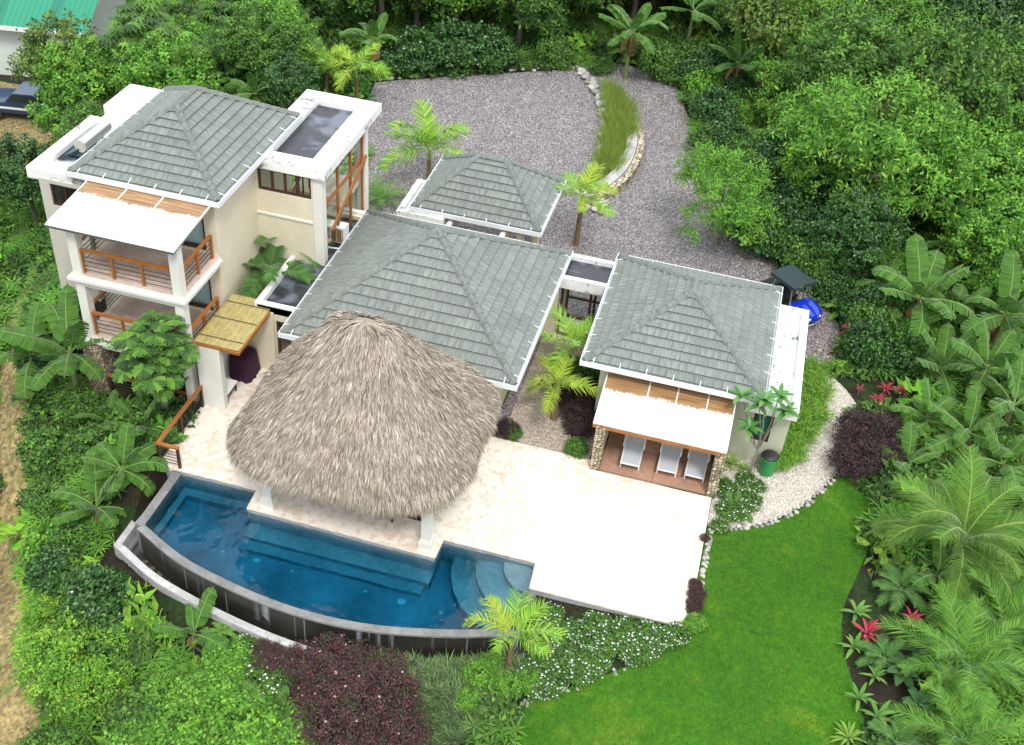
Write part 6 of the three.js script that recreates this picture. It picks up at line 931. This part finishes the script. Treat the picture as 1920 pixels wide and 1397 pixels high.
// ---------- masses nobody could count ----------
function massOf(name, geo, mat, list, label, cat) { const m = new THREE.InstancedMesh(geo, mat, list.length), d = new THREE.Object3D(); list.forEach(([p, s, turn, sy = 1, col], i) => { d.position.copy(p); d.rotation.set(0, turn, 0); d.scale.set(s, s * sy, s); d.updateMatrix(); m.setMatrixAt(i, d.matrix); if (col) m.setColorAt(i, col); }); m.name = nm(name); shade(m); tag(m, label, cat, null, 'stuff'); scene.add(m); return m; }
{
  const under = crownGeo(801, { lobes: [[0, 0.16, 0, 0.6, 0.32, 0.6]], clumps: 34, per: 9, len: 0.2, w: 0.055, pal: PAL.mid.concat(PAL.dark), spread: 0.16, cover: 0.3 }), big = crownGeo(802, { lobes: [[0, 0.22, 0, 0.5, 0.4, 0.5]], clumps: 16, per: 6, len: 0.42, w: 0.1, pal: PAL.mid.concat(PAL.fresh), spread: 0.18, cover: 0.25 }), fine = crownGeo(803, { lobes: [[0, 0.1, 0, 0.5, 0.3, 0.5]], clumps: 20, per: 2, len: 0.42, w: 0.03, pal: PAL.fresh, spread: 0.2, whorl: 7, droop: 0.1, cover: 0.2 }), list = [], list2 = [], list3 = [], r = rng(61), ut = () => { const k = 0.6 + 0.9 * r(); return C(k * (0.9 + 0.35 * r()), k, k * 0.9); };
  for (let x = -48; x < 20; x += 0.78) for (let z = -78; z < -10; z += 0.78) { const a = x + (r() - 0.5) * 0.7, b = z + (r() - 0.5) * 0.7, s = 0.75 + 0.7 * r(), t = r() * 6.28; if (isClear(a, b, 0.35) || isBed(a, b)) continue; const p = V(a, ht(a, b), b); if (!inView(p, 0.5, 1)) continue; if (a > -6.7 && a < -2.7 && b < -29 && b > -37) continue; const q = r(), n = noise(a * 0.35 + 90, b * 0.35 + 90, 4096, 5); (q < 0.5 - 0.3 * n ? list3 : q < 0.78 ? list : list2).push([p, s, t, 1, ut()]); }
  massOf('undergrowth', under, ML, list, 'low small leaved undergrowth covering the forest floor and banks', 'undergrowth'); massOf('undergrowth', big, ML, list2, 'broad leaved undergrowth among the shrubs and trees', 'undergrowth'); massOf('undergrowth', fine, ML, list3, 'ferny undergrowth among the shrubs and trees', 'undergrowth');
  { const fl = new LB(), q = rng(69); fl.leaf(V(0, 0.01, 0), V(1, 0.1, 0).normalize(), V(0, 1, 0), 1, 0.3, [1, 1, 1], 0.3); const L = []; for (let k = 0; k < 2600; k++) { const i = 8 + Math.floor(q() * 30), [x, z] = DRIVE_EDGE[i], a = x - 2.2 * Math.pow(q(), 2.2), b = z + (q() - 0.5) * 1.6; if (inPoly(a, b, COURT)) L.push([V(a, ht(a, b) + 0.03, b), 0.05 + 0.06 * q(), q() * 6.28, 1, [C(0.16, 0.07, 0.035), C(0.24, 0.12, 0.05), C(0.1, 0.05, 0.03), C(0.3, 0.2, 0.07)][Math.floor(q() * 4)]]); } massOf('fallen_leaves', fl.geo(), S({ vertexColors: true, roughness: 0.9, side: THREE.DoubleSide }), L, 'brown fallen leaves along the shady edge of the drive', 'leaves'); }
  // lawn blades
  const lb = new LB(), q = rng(62); for (let k = 0; k < 9; k++) { const a = q() * 6.28, o = V((q() - 0.5) * 0.09, 0, (q() - 0.5) * 0.09), d = V(Math.cos(a) * 0.5, 1, Math.sin(a) * 0.5).normalize(), c = tint(q, [[0.1, 0.27, 0.008], [0.14, 0.33, 0.012], [0.075, 0.22, 0.008], [0.19, 0.35, 0.02]]); lb.leaf(o, d, V(Math.sin(a), 0.3, Math.cos(a)).normalize(), 0.045 + 0.03 * q(), 0.007, c, 0.1); }
  const gl = [], cols = [C(1, 1, 1), C(0.85, 0.92, 0.8), C(1.15, 1.05, 1.0), C(0.95, 1, 0.9)]; for (let x = -6; x < 8; x += 0.072) for (let z = -33.5; z < -15; z += 0.072) { const a = x + (r() - 0.5) * 0.07, b = z + (r() - 0.5) * 0.07; if (!inPoly(a, b, LAWN)) continue; const n = fbm(a * 0.8 + 50, b * 0.8 + 50, 4096, 63, 3); const p = V(a, ht(a, b) + 0.014, b); if (!inView(p, 0.1, 0.2)) continue; gl.push([p, 0.8 + 0.5 * r(), r() * 6.28, 0.8 + 0.5 * r(), cols[Math.floor(clamp(n * 1.3 - 0.15 + 0.3 * (r() - 0.5), 0, 0.99) * 4)]]); }
  massOf('lawn_grass', lb.geo(), leafMat({ transmission: 0.2 }), gl, 'short green grass blades of the lawn', 'grass');
  // tall grass in the planting strip by the drive
  const tg = new LB(), q2 = rng(64); for (let k = 0; k < 46; k++) { const a = q2() * 6.28, l = 0.15 + 0.6 * q2(), d = V(Math.cos(a) * l, 1, Math.sin(a) * l).normalize(), c = tint(q2, [[0.2, 0.33, 0.025], [0.28, 0.4, 0.04], [0.13, 0.25, 0.02], [0.36, 0.42, 0.09]]), o = V((q2() - 0.5) * 0.3, 0, (q2() - 0.5) * 0.3); tg.leaf(o, d, V(Math.sin(a), 0.2, -Math.cos(a)).normalize(), 0.8 + 0.5 * q2(), 0.011, c, 0.1); }
  const tl = [], strip = [[-8.2, -60.4], [-6.7, -59.3], [-5.9, -56.5], [-5.7, -53.8], [-5.9, -51], [-6.6, -49.2], [-7.0, -50.5], [-7.1, -54], [-7.6, -57]]; for (let k = 0; k < 760; k++) { const a = lerp(-8.6, -5.4, r()), b = lerp(-60.6, -49, r()); if (inPoly(a, b, strip)) tl.push([V(a + 0.25 * (r() - 0.5), 0.0, b), 0.6 + 0.75 * r() * r(), r() * 6.28]); }
  massOf('tall_grass', tg.geo(), leafMat({ transmission: 0.25 }), tl, 'tall yellow green grass in the planting strip beside the drive', 'grass');
  // variegated strap grass in the front bed
  const vg = new LB(), q3 = rng(65); for (let k = 0; k < 34; k++) { const a = q3() * 6.28, l = 0.5 + 0.9 * q3(), d = V(Math.cos(a) * l, 1, Math.sin(a) * l).normalize(), c = tint(q3, [[0.1, 0.2, 0.05], [0.28, 0.36, 0.16], [0.06, 0.14, 0.03], [0.17, 0.27, 0.09]]); vg.leaf(V(0, 0, 0), d, V(-d.x, 0.8, -d.z).normalize(), 0.3 + 0.2 * q3(), 0.016, c, 0.15); }
  const vl = [], bed = pxPoly([[560, 1200], [760, 1225], [980, 1255], [985, 1290], [930, 1335], [900, 1390], [780, 1390], [760, 1300], [700, 1260]], -1.3); for (let k = 0; k < 2600; k++) { const a = lerp(-10, -2, r()), b = lerp(-22, -16.5, r()); if (inPoly(a, b, bed) && !inPoly(a, b, HOLE)) vl.push([V(a, ht(a, b), b), 0.8 + 0.5 * r(), r() * 6.28]); }
  massOf('variegated_grass', vg.geo(), leafMat({ transmission: 0.2 }), vl, 'variegated strap grass filling the bed between the pool trench and the lawn', 'grass');
  // loose stones of the gravel court and the pale path
  const gg = new THREE.IcosahedronGeometry(1, 0).scale(1, 0.6, 0.85), mk = (poly, n, y, rad, pal, x0, x1, z0, z1, s) => { const o = [], rq = rng(s); for (let k = 0; k < n; k++) { const a = lerp(x0, x1, rq()), b = lerp(z0, z1, rq()); if (!inPoly(a, b, poly)) continue; const p = V(a, ht(a, b) + y, b); if (!inView(p, 0.1, 0.5)) continue; o.push([p, rad * (0.6 + 0.8 * rq()), rq() * 6.28, 1, pal[Math.floor(rq() * pal.length)]]); } return o; };
  const gm = S({ color: C(1, 1, 1), roughness: 0.95, flatShading: true });
  massOf('court_gravel', gg, gm, mk(COURT, 90000, 0.02, 0.035, [C(0.21, 0.205, 0.2), C(0.33, 0.32, 0.31), C(0.1, 0.1, 0.1), C(0.48, 0.46, 0.44), C(0.26, 0.25, 0.24)], -21, 6, -65, -37, 66), 'loose grey gravel stones of the court and drive', 'gravel');
  massOf('path_gravel', gg, gm, mk(PATH, 26000, 0.024, 0.024, [C(0.62, 0.59, 0.53), C(0.75, 0.72, 0.66), C(0.48, 0.45, 0.4), C(0.68, 0.62, 0.54)], 1.5, 6.8, -39.2, -28.2, 67), 'loose pale gravel stones of the path', 'gravel');
  massOf('courtyard_pebbles', gg, gm, mk(INNER, 14000, 0.06, 0.022, [C(0.5, 0.44, 0.39), C(0.6, 0.54, 0.48), C(0.36, 0.32, 0.29)], -6.3, -2.8, -36.9, -30, 68), 'loose pinkish gravel stones of the courtyard', 'gravel');
}
// bare earth path at the garden's edge
struct('earth_path', sheet([[10.3, -27.5], [13, -26.5], [13.5, -31.5], [11.4, -31]], 0.03, 1), M.dirt, 'bare brown earth path beyond the palms');
renderer.render(scene, camera);
